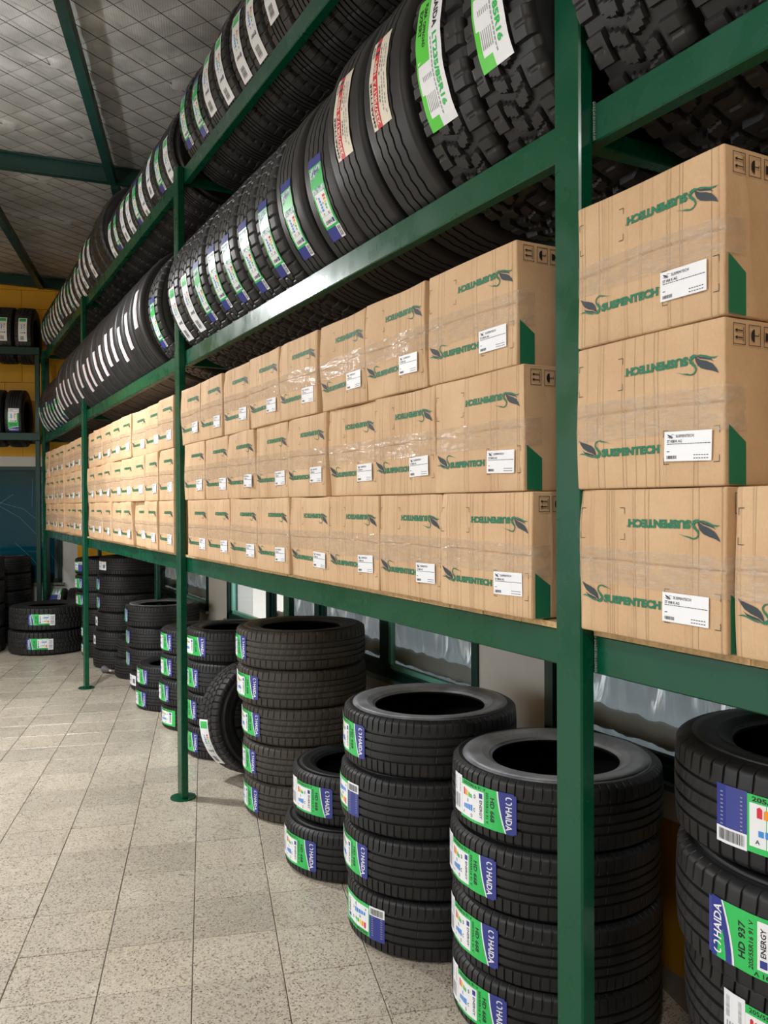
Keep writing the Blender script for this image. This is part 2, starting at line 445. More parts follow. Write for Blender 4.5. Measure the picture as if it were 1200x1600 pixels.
# ------------------------------------------------------------------ setting: back wall and far walls
WB = NW
bw = place('wall_back', None, kind='structure')
def bbox(mb, t0, t1, n0, n1, z0, z1, mi=0, bev=0): mb.box(t0, n0, z0, t1, n1, z1, mi, T=lambda t, n, z: B(t, n, z), bev=bev)
tc = XW*tb.x-ycor*tb.y    # t of the corner
mbk = MB(); bbox(mbk, -6.2, tc+.3, WB+.012, WB+.22, 2.2, 4.75); bbox(mbk, -6.2, tc+.3, WB+.1, WB+.22, -.05, 2.2)
place('wall_core', mbk.mesh('wall_core', 'yellow'), bw)
row = 0; z = 2.2
bl = {}
while z < 4.55:
    z1 = z+.229
    t = -3.4-(.2 if row % 2 else 0)
    while t < tc+.1:
        b_ = MB(); b_.box(-.199, -.0, .0015, .199, .03, .2275, bev=.0025)
        if 'b' not in bl: bl['b'] = b_.mesh('block', 'yellow')
        x, y, _ = B(t+.2, WB-.004+random.uniform(-.001, .001))
        place('block', bl['b'], bw, (x, y, z), (0, 0, -TY)); t += .4
    z = z1; row += 1
mbk = MB(); bbox(mbk, -6.2, -3.6, WB-.002, WB+.03, 2.2, 4.75); place('plain_wall', mbk.mesh('plain_wall', 'yellow'), bw)
mbk = MB(); bbox(mbk, -6.2, tc+.1, WB-.01, WB+.1, 2.075, 2.2); place('white_band', mbk.mesh('white_band', 'white_wall'), bw)
mbk = MB(); bbox(mbk, -6.2, tc+.1, WB, WB+.1, -.05, .63); bbox(mbk, -1.75, -1.565, WB, WB+.1, .63, 2.075); bbox(mbk, -6.2, -4.6, WB, WB+.1, .63, 2.075)
place('white_wall', mbk.mesh('white_wall', 'white_wall'), bw)
mbk = MB(); bbox(mbk, -1.565, tc+.05, WB-.02, WB+.1, -.05, 2.075); place('trim_1', mbk.mesh('trim_1', 'yellow_col'), kind='structure')
# big teal window in the back wall
w4 = place('window_4', None, None, B(-3.1, WB, .63), (0, 0, -TY), kind='structure')
f = MB(); a, b = -1.5, 1.35; hh = 1.445
f.box(a, -.02, 0, b, .05, .05); f.box(a, -.02, hh-.05, b, .05, hh); f.box(a, -.02, 0, a+.05, .05, hh); f.box(b-.05, -.02, 0, b, .05, hh)
place('window_frame', f.mesh('window_frame', 'green_dark'), w4)
for a0, a1 in ((a+.05, 0.0), (0.04, b-.05)): place('pane', boxm('pane', 'glass_teal', a0, .01, .05, a1, .018, hh-.05), w4)
place('mullion', boxm('mullion', 'green_dark', 0.0, -.01, .05, .04, .04, hh-.05), w4)
place('window_sill', boxm('window_sill', 'steel', a-.03, -.05, -.03, b+.03, .04, -.001), w4)
for pts in ([(.3, .75), (.55, .93), (.78, 1.1), (.88, 1.28)][:3], [(.55, 1.0), (.85, .82), (1.1, .55), (1.28, .25)], [(.45, 1.05), (.9, .92), (1.25, .62)], [(1.0, .95), (1.01, 1.3)], [(.8, .5), (1.0, .3), (1.12, .12)]):
    sm = MB()
    for p0, p1 in zip(pts, pts[1:]): sm.cyl((p0[0], .006, p0[1]), (p1[0], .006, p1[1]), .0016, 5)
    place('scratch', sm.mesh('scratch', 'scratch'), w4, label='thin pale scratch on the teal glass')
# walls behind and to the left of the camera
mb = MB(); bbox(mb, -6.2, -6.0, -5, -.2, -.05, 4.95); bbox(mb, -6.2, -6.0, 5.4, WB+.2, -.05, 4.95); bbox(mb, -6.2, -6.0, -.2, 5.4, -.05, .35); bbox(mb, -6.2, -6.0, -.2, 5.4, 2.75, 4.95); place('wall_left', mb.mesh('wall_left', 'wall'), kind='structure')
w5 = place('window_5', None, None, B(-6.1, 2.6, .35), (0, 0, -TY), kind='structure')  # unseen opening added so daylight reaches the pier and tyres under the shelf
for yy in (-2.8, -1.4, 0, 1.4, 2.75): place('window_frame', boxm('window_frame', 'green_dark', -.03, yy, 0, .03, yy+.05, 2.4), w5)
for zz in (0, 2.35): place('window_frame', boxm('window_frame', 'green_dark', -.03, -2.8, zz, .03, 2.8, zz+.05), w5)
mb = MB(); bbox(mb, -6.2, 4.2, -3.9, -3.7, -.05, 4.95); place('wall_front', mb.mesh('wall_front', 'wall'), kind='structure')

# ------------------------------------------------------------------ setting: roof
def zroof(t, d=0): return 4.46+d-.07*(t+2.445)
nt, nn = 190, 330; t0, t1, n0, n1 = -3.6, 2.9, -2.2, WB+.05
V = []; Fc = []
rn = random.Random(5)
ph = [(rn.uniform(.5, 3), rn.uniform(.5, 5), rn.uniform(0, 6)) for _ in range(6)]
for i in range(nt+1):
    t = t0+(t1-t0)*i/nt
    for j in range(nn+1):
        n = n0+(n1-n0)*j/nn
        a = (t-n-.02)/.25*pi; b = (t+n-.05)/.25*pi
        sag = .016*abs(sin(a))**.7*abs(sin(b))**.7
        wr_ = sum(sin(t*p[0]*2+n*p[1]*3+p[2]) for p in ph)*.0018
        # overlapping sheet seams across the slope
        s = (n-.3+.03*sin(t*3)) % 1.05; seam = .034*math.exp(-(s/.022)**2)
        V.append(B(t, n, zroof(t)-sag*(.7+.3*sin(t*5+n*3))+wr_-seam))
for i in range(nt):
    for j in range(nn): Fc.append((i*(nn+1)+j, i*(nn+1)+j+1, (i+1)*(nn+1)+j+1, (i+1)*(nn+1)+j))
ce = place('ceiling', mesh('ceiling', V, Fc, 'insul', smooth=True), kind='structure')
mb = MB(); bbox(mb, -6.2, 4.3, -4, WB+.3, 0, .1); mb.v = [(x, y, z+zroof(x*tb.x+y*tb.y, .04)) for x, y, z in mb.v]
place('roof_sheet', mb.mesh('roof_sheet', 'white_wall'), ce)
net = MB()
for fam in (0, 1):
    for k in range(-70, 70):
        c = k*.25+(.02 if fam == 0 else .05)
        # fam0: t-n=c ; fam1: t+n=c ; clip to region
        pts = []
        ta, tb2 = -3.4, 2.6
        na = (ta-c, tb2-c) if fam == 0 else (c-ta, c-tb2)
        P0 = [ta, na[0]]; P1 = [tb2, na[1]]
        lo, hi = 0.0, 1.0; dn = P1[1]-P0[1]
        u0 = (1.5-P0[1])/dn; u1 = (WB-P0[1])/dn
        lo, hi = max(0, min(u0, u1)), min(1, max(u0, u1))
        if hi-lo < .01: continue
        A = [P0[0]+(P1[0]-P0[0])*lo, P0[1]+dn*lo]; Bq = [P0[0]+(P1[0]-P0[0])*hi, P0[1]+dn*hi]
        net.cyl(B(A[0], A[1], zroof(A[0], -.022)), B(Bq[0], Bq[1], zroof(Bq[0], -.022)), .0026 if fam == 0 else .0013, 3, cap=False)
place('wire_netting', net.mesh('wire_netting', 'wire'), label='diamond wire netting stretched below the silver roof insulation', cat='netting', kind='stuff')
def roofbeam(name, n, w_, h, zb):
    mb = MB()
    for (a0, a1, b0, b1) in ((-.004, .004, 0, h), (-w_/2, w_/2, 0, .008), (-w_/2, w_/2, h-.008, h)):
        vs = []
        for t in (-5.9, 3.4):
            if n*nb.y-0 and t > 0: t = min(t, (XW+.1-nb.x*n)/tb.x)
            for nnn in (a0, a1):
                for zz in (b0, b1): vs.append(B(t, n+nnn, zz+zb-.07*(t+2.445)))
        mb.add(vs, [(0, 1, 3, 2), (4, 6, 7, 5), (0, 4, 5, 1), (2, 3, 7, 6), (0, 2, 6, 4), (1, 5, 7, 3)])
    return place(name, mb.mesh(name, 'green_dark'), kind='structure')
roofbeam('ceiling_beam', 7.12, .07, .13, 4.315)
roofbeam('ceiling_beam', WB-.06, .07, .13, 4.315)
roofbeam('ceiling_beam', 2.6, .07, .13, 4.315)
def purlin(ta, na, tb_, nb_, w_=.06):
    mb = MB(); d = Vector((tb_-ta, nb_-na, 0)).normalized(); s = Vector((-d.y, d.x, 0))*w_/2
    vs = []
    for (t, n) in ((ta, na), (tb_, nb_)):
        for sg in (-1, 1):
            for zz in (-.17, -.08): vs.append(B(t+s.x*sg, n+s.y*sg, zroof(t, zz)))
    mb.add(vs, [(0, 1, 3, 2), (4, 6, 7, 5), (0, 4, 5, 1), (2, 3, 7, 6), (0, 2, 6, 4), (1, 5, 7, 3)])
    place('ceiling_purlin', mb.mesh('ceiling_purlin', 'green_dark'), kind='structure')
purlin(-.71, 2.64, -.71, 7.08); purlin(-.70, 7.16, -.70, WB-.1); purlin(-1.80, 7.16, -1.95, WB-.1); purlin(-2.6, 2.64, -2.6, 7.08)
purlin(.9, 2.64, .9, 7.08)

# ------------------------------------------------------------------ lamps hanging over the aisle
LN = ['compact lamp hanging over the aisle beside the second bay', 'long lamp hanging behind the viewpoint', 'long lamp hanging over the open floor to the left', 'long lamp hanging near the back wall']
for i, (x, y, z, a, b, p) in enumerate(LAMPS):
    t = thing('hanging_lamp', LN[i], 'lamp', (x, y, z))
    h = MB(); h.box(-b/2-.02, -a/2-.02, 0, b/2+.02, a/2+.02, .05, bev=.01); place('housing', h.mesh('housing', 'white_wall'), t)
    h = MB(); h.box(-b/2, -a/2, -.012, b/2, a/2, -.001); place('diffuser', h.mesh('diffuser', 'lamp'), t)
    for s in (-1, 1):
        h = MB(); h.cyl((0, s*a*.4, .05), (0, s*a*.4, zroof(x*tb.x-y*tb.y*-1 if 0 else x*tb.x+y*tb.y, -.05)-z), .004, 6); place('cable', h.mesh('cable', 'wire'), t)

# ------------------------------------------------------------------ long rack
rack = thing('storage_rack', 'long green steel rack running down the right side of the aisle', 'rack', (D, Y1, 0))
def rp(name, mb, smooth=False): return place(name, mb.mesh(name, 'green', smooth), rack)
ox, oy = D, Y1
for k, y in enumerate(PY):
    for bk in (0, 1):
        x = DP if bk else 0
        b_ = MB(); b_.box(x, y-oy, .006, x+PD, y-oy+PW, ZT+.004, bev=.004); rp('post', b_)
        f_ = MB(); f_.cyl((x+PD/2, y-oy+PW/2, 0), (x+PD/2, y-oy+PW/2, .007), .068, 24); rp('foot_plate', f_)
    for zt in (ZT, ZM, ZL):
        b_ = MB(); b_.box(PD+.035, y-oy+.02, zt-.075, DP+.0, y-oy+.06, zt-.035, bev=.003); rp('cross_beam', b_)
for k in range(4):
    for zt in (ZT, ZM, ZL):
        for x in (PD, DP-.036):
            y0 = PY[k]-oy+(PW*.5); y1 = PY[k+1]-oy+(PW*.5)-.004
            b_ = MB(); b_.box(x, y0+.004, zt-HB, x+.036, y1, zt, bev=.003); rp('beam', b_)
            if x == PD and k == 0:
                rw = random.Random(k)
# weld beads where the near beams meet the big post
for zt in (ZT, ZM, ZL):
    wbm = MB()
    for q_ in range(16):
        z = zt-HB+.003+q_*.005
        wbm.cyl((PD-.001, -.004+random.uniform(-.001, .001), z), (PD-.001, -.004, z+.004), .0028+random.uniform(0, .001), 6)
    place('weld_bead', wbm.mesh('weld_bead', 'steel'), rack)
# boards below the cartons
for k in range(4):
    y0, y1 = PY[k]+PW+.004, PY[k+1]-.004
    V = []; n = 40
    b_ = MB()
    for i in range(n):
        a0 = y0+(y1-y0)*i/n; a1 = y0+(y1-y0)*(i+1)/n
        b_.box(D+.030+random.uniform(-.002, .001), a0, ZL+.0006, D+.60, a1, ZL+.014)
    nm = ['bay right of the big post', 'bay left of the big post', 'bay between the second and third posts', 'last bay before the back wall'][k]
    place('shelf_board', b_.mesh('shelf_board', 'chip'), label='thin chipboard shelf under the cartons in the '+nm, cat='board', group='chipboard shelves of the long rack')

# ------------------------------------------------------------------ rack on the back wall
rk = thing('storage_rack', 'green steel tyre rack standing against the yellow back wall', 'rack', B(-1.9, NR, 0), (0, 0, -TY))
def r2(name, b_): return place(name, b_.mesh(name, 'green_dark'), rk)
for tt in (-.015, -3.1):
    for nn_ in (0, .60):
        b_ = MB(); b_.box(tt, nn_, 0.005, tt+.05, nn_+.04, ZT+.02, bev=.003); r2('post', b_)
        b_ = MB(); b_.box(tt-.02, nn_-.02, 0, tt+.07, nn_+.06, .006); r2('foot_plate', b_)
    for zt in (3.42, 2.43):
        b_ = MB(); b_.box(tt+.005, .045, zt-.075, tt+.045, .59, zt-.03); r2('cross_beam', b_)
for zt in (3.42, 2.43):
    for nn_ in (-.036, .565):
        b_ = MB(); b_.box(-3.15, nn_, zt-.085, .045 if nn_ < 0 else .02, nn_+.034, zt, bev=.003); r2('beam', b_)

# ------------------------------------------------------------------ printing: flat layouts bent or laid on surfaces
_tc = {}
def text_geo(s, bold=.0):
    key = (s, bold)
    if key in _tc: return _tc[key]
    cu = bpy.data.curves.new('text', 'FONT'); cu.body = s; cu.resolution_u = 2; cu.offset = bold; cu.fill_mode = 'FRONT'
    ob = bpy.data.objects.new('text', cu); C.objects.link(ob); bpy.context.view_layer.update()
    me = bpy.data.meshes.new_from_object(ob.evaluated_get(bpy.context.evaluated_depsgraph_get()))
    vs = [tuple(v.co) for v in me.vertices]; fs = [tuple(p.vertices) for p in me.polygons]
    bpy.data.objects.remove(ob); bpy.data.curves.remove(cu); bpy.data.meshes.remove(me)
    x0 = min(v[0] for v in vs); x1 = max(v[0] for v in vs); y0 = min(v[1] for v in vs); y1 = max(v[1] for v in vs)
    vs = [((v[0]-x0)/(x1-x0), (v[1]-y0)/(y1-y0)) for v in vs]
    _tc[key] = (vs, fs); return _tc[key]

class Print:
    def __init__(s): s.v = []; s.f = []; s.m = []; s.mats = []
    def mi(s, k):
        if k not in s.mats: s.mats.append(k)
        return s.mats.index(k)
    def poly(s, pts, mat, layer=1):
        k = len(s.v); s.v += [(p[0], p[1], layer) for p in pts]; s.f.append(tuple(range(k, k+len(pts)))); s.m.append(s.mi(mat))
    def rect(s, u0, v0, u1, v1, mat, layer=1, step=.02):
        n = max(1, int((u1-u0)/step))
        for i in range(n):
            a = u0+(u1-u0)*i/n; b = u0+(u1-u0)*(i+1)/n
            s.poly([(a, v0), (b, v0), (b, v1), (a, v1)], mat, layer)
    def text(s, st, u0, v0, w_, h, mat, layer=2, rot=0, bold=.012):
        # the box (u0,v0,w,h) is where the text ends up; rot 0, 90 (reads up), 180, 270 (reads down)
        vs, fs = text_geo(st, bold); k = len(s.v)
        for a, b in vs:
            if rot == 0: p = (u0+a*w_, v0+b*h)
            elif rot == 180: p = (u0+(1-a)*w_, v0+(1-b)*h)
            elif rot == 90: p = (u0+(1-b)*w_, v0+a*h)
            else: p = (u0+b*w_, v0+(1-a)*h)
            s.v.append((p[0], p[1], layer))
        m_ = s.mi(mat)
        for q_ in fs: s.f.append(tuple(i+k for i in q_)); s.m.append(m_)
    def stroke(s, pts, wid, mat, layer=2):
        for (a, b), (c, d), w0, w1 in zip(pts, pts[1:], wid, wid[1:]):
            L = sqrt((c-a)**2+(d-b)**2) or 1; nx, ny = -(d-b)/L, (c-a)/L
            s.poly([(a-nx*w0, b-ny*w0), (c-nx*w1, d-ny*w1), (c+nx*w1, d+ny*w1), (a+nx*w0, b+ny*w0)], mat, layer)
    def sub(s, o, f):
        k = len(s.v)
        for (a, b, l) in o.v: s.v.append((*f(a, b), l))
        for q_, m_ in zip(o.f, o.m): s.f.append(tuple(i+k for i in q_)); s.m.append(s.mi(o.mats[m_]))
    def bars(s, u0, v0, u1, v1, mat, seed=1, vert=True, layer=2):
        r = random.Random(seed); a = u0 if vert else v0; e = u1 if vert else v1
        while a < e:
            w_ = r.choice((.0006, .001, .0016))
            if vert: s.poly([(a, v0), (min(a+w_, e), v0), (min(a+w_, e), v1), (a, v1)], mat, layer)
            else: s.poly([(u0, a), (u1, a), (u1, min(a+w_, e)), (u0, min(a+w_, e))], mat, layer)
            a += w_+r.choice((.0008, .0013))
    def build(s, name, fn):
        vs = [fn(*p) for p in s.v]
        return mesh(name, vs, s.f, s.mats, s.m)

def swan(p, u, v, k, wing='ink_dark', neck='ink_green'):
    # wading bird: u, v lower left, k width of the whole bird
    f = lambda a, b: (u+a*k, v+b*k*.78)
    def P(l, m_, layer=1): p.poly([f(*q_) for q_ in l], m_, layer)
    P([(.0, .50), (.05, .38), (.13, .26), (.26, .17), (.40, .115), (.53, .02), (.515, .12), (.47, .23), (.39, .32), (.26, .38), (.12, .43)], wing)
    P([(.10, .215), (.17, .13), (.27, .075), (.39, .045), (.51, .0), (.41, .085), (.27, .13), (.17, .165)], wing)
    P([(.0, .10), (.09, .135), (.20, .12), (.34, .05), (.48, .0), (.40, -.01), (.28, .03), (.17, .085), (.08, .10)], neck, 3)
    pts = [(.46, .015), (.55, .0), (.63, .05), (.635, .12), (.58, .19), (.52, .26), (.50, .34), (.535, .41), (.61, .445), (.69, .43)]
    p.stroke([f(*q_) for q_ in pts], [k*x for x in (.012, .034, .038, .034, .026, .020, .016, .014, .014, .013)], neck, 3)
    P([(.66, .455), (.76, .42), (1.0, .325), (.80, .385), (.68, .40)], neck, 3)

def carton_front():
    p = Print(); W_ = .362
    def half(q):
        swan(q, .008, .064, .092)
        q.text('SUSPENTECH', .071, .0625, .148, .0162, 'ink_green', 2, 0, .062)
        q.rect(.2205, .0755, .2225, .0775, 'ink_green', 2)
    def marks(q, u0, u1, v0, v1, l=.0125, w_=.0011):
        for a, sa in ((u0, 1), (u1, -1)):
            for b, sb in ((v0, 1), (v1, -1)):
                q.poly([(a, b), (a+sa*l, b), (a+sa*l, b+sb*w_), (a, b+sb*w_)][::1 if sa*sb > 0 else -1], 'ink_black', 1)
                q.poly([(a, b), (a+sa*w_, b), (a+sa*w_, b+sb*l), (a, b+sb*l)][::1 if sa*sb > 0 else -1], 'ink_black', 1)
    lo = Print(); half(lo); up = Print(); up.sub(lo, lambda a, b: (W_-a-.004, .2915-b))
    mk = Print(); marks(mk, .228, .352, .041, .103); p.sub(mk, lambda a, b: (a, b)); p.sub(mk, lambda a, b: (W_-a-.004, .2915-b))
    return lo, up, p
def ship_label():
    p = Print()
    p.rect(0, 0, .104, .053, 'white', 0, .05)
    q = Print(); swan(q, 0, 0, .02, 'ink_black', 'ink_black')
    q2 = Print(); q2.mats = list(q.mats)
    for (a, b, l) in q.v: q2.v.append((a, b, l))
    q2.f = [f_ for f_, m_ in zip(q.f, q.m) if q.mats[m_] != 'card']; q2.m = [m_ for m_ in q.m if q.mats[m_] != 'card']
    p.sub(q2, lambda a, b: (a+.006, b+.041))
    p.text('SUSPENTECH', .026, .042, .040, .005, 'ink_black', 2)
    p.text('ST 058 K AG', .006, .033, .034, .005, 'ink_black', 2, 0, .02)
    for k, (a, b, c_) in enumerate(((.006, .030, .09), (.006, .0275, .0))):
        r = random.Random(k); x = a
        while x < a+c_:
            w_ = r.uniform(.002, .006); p.poly([(x, b), (x+w_, b), (x+w_, b+.0013), (x, b+.0013)], 'ink_dark', 1); x += w_+.001
    p.bars(.006, .004, .028, .010, 'ink_black', 3)
    for b in (.0095, .004):
        x = .066
        while x < .096: p.poly([(x, b), (x+.004, b), (x+.004, b+.0015), (x, b+.0015)], 'ink_dark', 1); x += .0055
    p.poly([(.006, .0165), (.012, .0165), (.012, .018), (.006, .018)], 'ink_dark', 1)
    return p
def side_print():
    # u runs into the shelf along x, v up (the face turned to the viewer)
    p = Print(); band = Print()
    band.poly([(.006, .003), (.049, .001), (.049, .075), (.006, .104)], 'ink_green', 1)
    for k in range(3):
        u = .017+k*.0395; v0, v1 = .240, .276; w_ = .031
        for (a, b, c_, d) in ((u, v0, u+w_, v0+.0012), (u, v1-.0012, u+w_, v1), (u, v0, u+.0012, v1), (u+w_-.0012, v0, u+w_, v1)): p.poly([(a, b), (c_, b), (c_, d), (a, d)], 'ink_black', 1)
        cu, cv = u+w_/2, (v0+v1)/2
        if k == 0:   # this way up, lying on its side
            for dv in (-.006, .006):
                p.poly([(cu-.006, cv+dv-.001), (cu+.009, cv+dv-.001), (cu+.009, cv+dv+.001), (cu-.006, cv+dv+.001)], 'ink_black', 1)
                p.poly([(cu-.011, cv+dv), (cu-.005, cv+dv-.0035), (cu-.005, cv+dv+.0035)], 'ink_black', 1)
            p.poly([(cu+.010, cv-.012), (cu+.0115, cv-.012), (cu+.0115, cv+.012), (cu+.010, cv+.012)], 'ink_black', 1)
        elif k == 1:  # umbrella
            pts = [(cu-.009*cos(a_), cv+.011*sin(a_)) for a_ in [pi*i/10-pi/2 for i in range(11)]]
            p.poly(pts, 'ink_black', 1)
            p.poly([(cu, cv-.0008), (cu+.011, cv-.0008), (cu+.011, cv+.0008), (cu, cv+.0008)], 'ink_black', 1)
            p.poly([(cu+.0095, cv), (cu+.011, cv), (cu+.011, cv+.004), (cu+.0095, cv+.004)], 'ink_black', 1)
        else:         # glass
            p.poly([(cu-.011, cv-.008), (cu-.002, cv-.006), (cu+.001, cv), (cu-.002, cv+.006), (cu-.011, cv+.008)], 'ink_black', 1)
            p.poly([(cu, cv-.001), (cu+.009, cv-.001), (cu+.009, cv+.001), (cu, cv+.001)], 'ink_black', 1)
            p.poly([(cu+.009, cv-.007), (cu+.011, cv-.007), (cu+.011, cv+.007), (cu+.009, cv+.007)], 'ink_black', 1)
    return band, p

CW, CH, CD = .362, .286, .50
def carton_field(var):
    r = random.Random(100+var); ph = [(r.uniform(5, 22), r.uniform(5, 22), r.uniform(0, 6.28), r.uniform(.5, 1)) for _ in range(5)]
    amp = .0016 if var < 3 else .0046
    sx = [r.uniform(-1, 1) for _ in range(4)]
    def f(x, y, z):
        bell = (1-(2*y/CW)**2)*(1-((2*z/CH)-1)**2)
        d = amp*sum(sin(a*y+b*z+c)*e for a, b, c, e in ph)*.6 - .004*bell*(.5+sx[0]*.5)
        # crushed lower corner / upper edge on some
        d += .010*max(0, sx[1])*math.exp(-((y-CW/2)**2+(z-CH)**2)/.002) + .010*max(0, sx[2])*math.exp(-((y+CW/2)**2+z**2)/.003)
        wx = max(0, 1-x/.12)
        g = .006*math.exp(-(abs(z-.1445-.0025*sin(11*y+var))/.0016)**2) if x < .001 else 0
        dy = amp*.8*sin(17*z+ph[0][2]+3*x)*(1 if abs(abs(y)-CW/2) < .01 else 0)
        dz = amp*.5*sin(14*y+ph[1][2]+6*x)*(1 if z > CH-.01 else 0)
        return (x+d*wx+g, y+dy, z+dz)
    return f
def rl(a, b, n, r=.004): return [a, a+r]+[a+r+(b-a-2*r)*i/n for i in range(1, n)]+[b-r, b]
def carton_mesh(var):
    f = carton_field(var); V = []; Fc = []
    r = .004
    def rnd_(x, y, z):
        cx, cy, cz = min(max(x, r), CD-r), min(max(y, -CW/2+r), CW/2-r), min(max(z, r), CH-r)
        d = Vector((x-cx, y-cy, z-cz))
        if d.length > 1e-6: d = d.normalized()*r
        return (cx+d.x, cy+d.y, cz+d.z)
    zs = sorted(set(rl(0, CH, 14)+[.1445+k*.0022 for k in (-3, -2, -1, 0, 1, 2, 3)])); ys_ = rl(-CW/2, CW/2, 18); xs = rl(0, CD, 5)
    def grid(A, Bb, fn):
        k = len(V)
        for a in A:
            for b in Bb: V.append(f(*rnd_(*fn(a, b))))
        nb_ = len(Bb)
        for i in range(len(A)-1):
            for j in range(nb_-1): Fc.append((k+i*nb_+j, k+i*nb_+j+1, k+(i+1)*nb_+j+1, k+(i+1)*nb_+j))
    grid(ys_, zs, lambda a, b: (0, a, b))
    zc = rl(0, CH, 5); yc = rl(-CW/2, CW/2, 6)
    grid(yc, zc[::-1], lambda a, b: (CD, a, b))
    grid(xs, zs[::-1], lambda a, b: (a, -CW/2, b)); grid(xs, zs, lambda a, b: (a, CW/2, b))
    grid(xs, ys_, lambda a, b: (a, b, 0)); grid(xs, ys_[::-1], lambda a, b: (a, b, CH))
    me = mesh('carton', V, Fc, 'card', smooth=False)
    import bmesh
    bm = bmesh.new(); bm.from_mesh(me); bmesh.ops.remove_doubles(bm, verts=bm.verts, dist=.0004); bmesh.ops.recalc_face_normals(bm, faces=bm.faces)
    for fa in bm.faces: fa.smooth = True
    bm.to_mesh(me); bm.free(); return me
def tape_mesh(var):
    f = carton_field(var); r = random.Random(50+var); V = []; Fc = []
    z0, z1 = .098+r.uniform(-.006, .006), .172+r.uniform(-.006, .006)
    path = [(.05, -CW/2-.0012), (.02, -CW/2-.0012), (.004, -CW/2-.001)]
    path += [(-.0012, -CW/2+.003+(CW-.006)*i/40) for i in range(41)] + [(.004, CW/2+.001), (.02, CW/2+.0012), (.05, CW/2+.0012)]
    n = 12; a1, a2, a3 = r.uniform(0, 6), r.uniform(0, 6), r.uniform(0, 6); slope = r.uniform(-.02, .02)
    for i, (x, y) in enumerate(path):
        for j in range(n+1):
            v = j/n; z = z0+(z1-z0)*v+slope*y
            p = f(max(x, .002), y, z); front = -.0012 < x+1e-9 < .001 or x < 0
            wv = 0
            if x < 0:
                wv = .0012+.0011*sin(v*9+y*9+a1)*sin(y*31+a2)+.0018*math.exp(-((v-.5-.12*sin(y*8+a3))/.09)**2)*abs(sin(y*13+a1))
                V.append((p[0]-.0022-max(0, wv)-.0005, p[1], p[2]))
            else: V.append((x, y+(-.0022 if y < 0 else .0022), z))
    for i in range(len(path)-1):
        for j in range(n): Fc.append((i*(n+1)+j, i*(n+1)+j+1, (i+1)*(n+1)+j+1, (i+1)*(n+1)+j))
    return mesh('packing_tape', V, Fc, 'tape', smooth=True)
NV = 7
cart = [carton_mesh(v) for v in range(NV)]; tapes = [tape_mesh(v) for v in range(NV)]
def subdiv_rects(p): return p
fronts = []
pf, pl, ps = carton_front(), ship_label(), side_print()
for v in range(NV):
    fld = carton_field(v)
    def fm(u, vv, l, fld=fld):
        q_ = fld(.002, CW/2-u, vv); return (q_[0]-.0028-.00025*l, q_[1], q_[2])
    fronts.append([q.build(nm_, fm) for q, nm_ in zip(pf, ('printed_logo', 'printed_logo', 'corner_marks'))])
label_me = pl.build('shipping_label', lambda u, v, l: (-.0009-.00025*l, -u, v))
side_me = [q.build(nm_, lambda u, v, l: (u, -CW/2-.0034-.0002*l, v)) for q, nm_ in zip(ps, ('green_corner_band', 'handling_symbols'))]

nbx = 0
ROWN = ['bottom', 'middle', 'top']
ORD = ['first', 'second', 'third', 'fourth', 'fifth', 'sixth', 'seventh', 'eighth', 'ninth', 'tenth', 'eleventh', 'twelfth', 'thirteenth', 'fourteenth', 'fifteenth', 'sixteenth']
BAYN = ['right of big near post', 'left of big near post', 'between second and third posts', 'past the third post']
def carton(y, z, bay, row, col, side, dx=0, rz=0, var=None, ncol=8):
    global nbx; nbx += 1
    v = var if var is not None else random.randrange(NV)
    where = ('%s from the right' % ORD[col]) if col else 'rightmost'
    if bay == 0: where = 'left' if col == 1 else 'rightmost'
    lb = 'taped brown carton, %s in the %s row, %s' % (where, ROWN[row], BAYN[bay])
    e = thing('cardboard_carton', lb, 'box', (D-.004+dx, y, z), (0, 0, rz), 'taped brown cartons on the long rack', (1, 1.0 if bay == 0 else 1.035 if (bay == 1 and col == 0) else .945 if bay == 1 else .955, 1))
    e0 = e; e = place('carton', cart[v], e)
    place('printed_logo', fronts[v][0], e); place('printed_logo', fronts[v][1], e, label='upside-down printed logo'); place('corner_marks', fronts[v][2], e, kind='stuff')
    place('packing_tape', tapes[v], e0)
    lx = carton_field(v)(.002, -.09, .08)[0]
    place('shipping_label', label_me, e, (min(lx-.0035, -.0022), CW/2-.229+random.uniform(-.004, .006), .0465+random.uniform(-.003, .003)), (random.uniform(-.03, .03), 0, random.uniform(-.008, .008)), label='white shipping label')
    if side: place('green_corner_band', side_me[0], e); place('handling_symbols', side_me[1], e, kind='stuff')
Z0 = ZL+.0165
HR = [Z0, Z0+.2875, Z0+.575]
# nearest bay: three stacked, one more at the right of the bottom row
for r_ in range(3): carton(1.141+(0, 0.002, -.001)[r_], HR[r_], 0, r_, 1, True, dx=(0, -.002, -.004)[r_], rz=(0, .004, -.006)[r_], var=(0, 1, 2)[r_])
carton(.765, HR[0], 0, 0, 0, True, dx=.004, var=1)
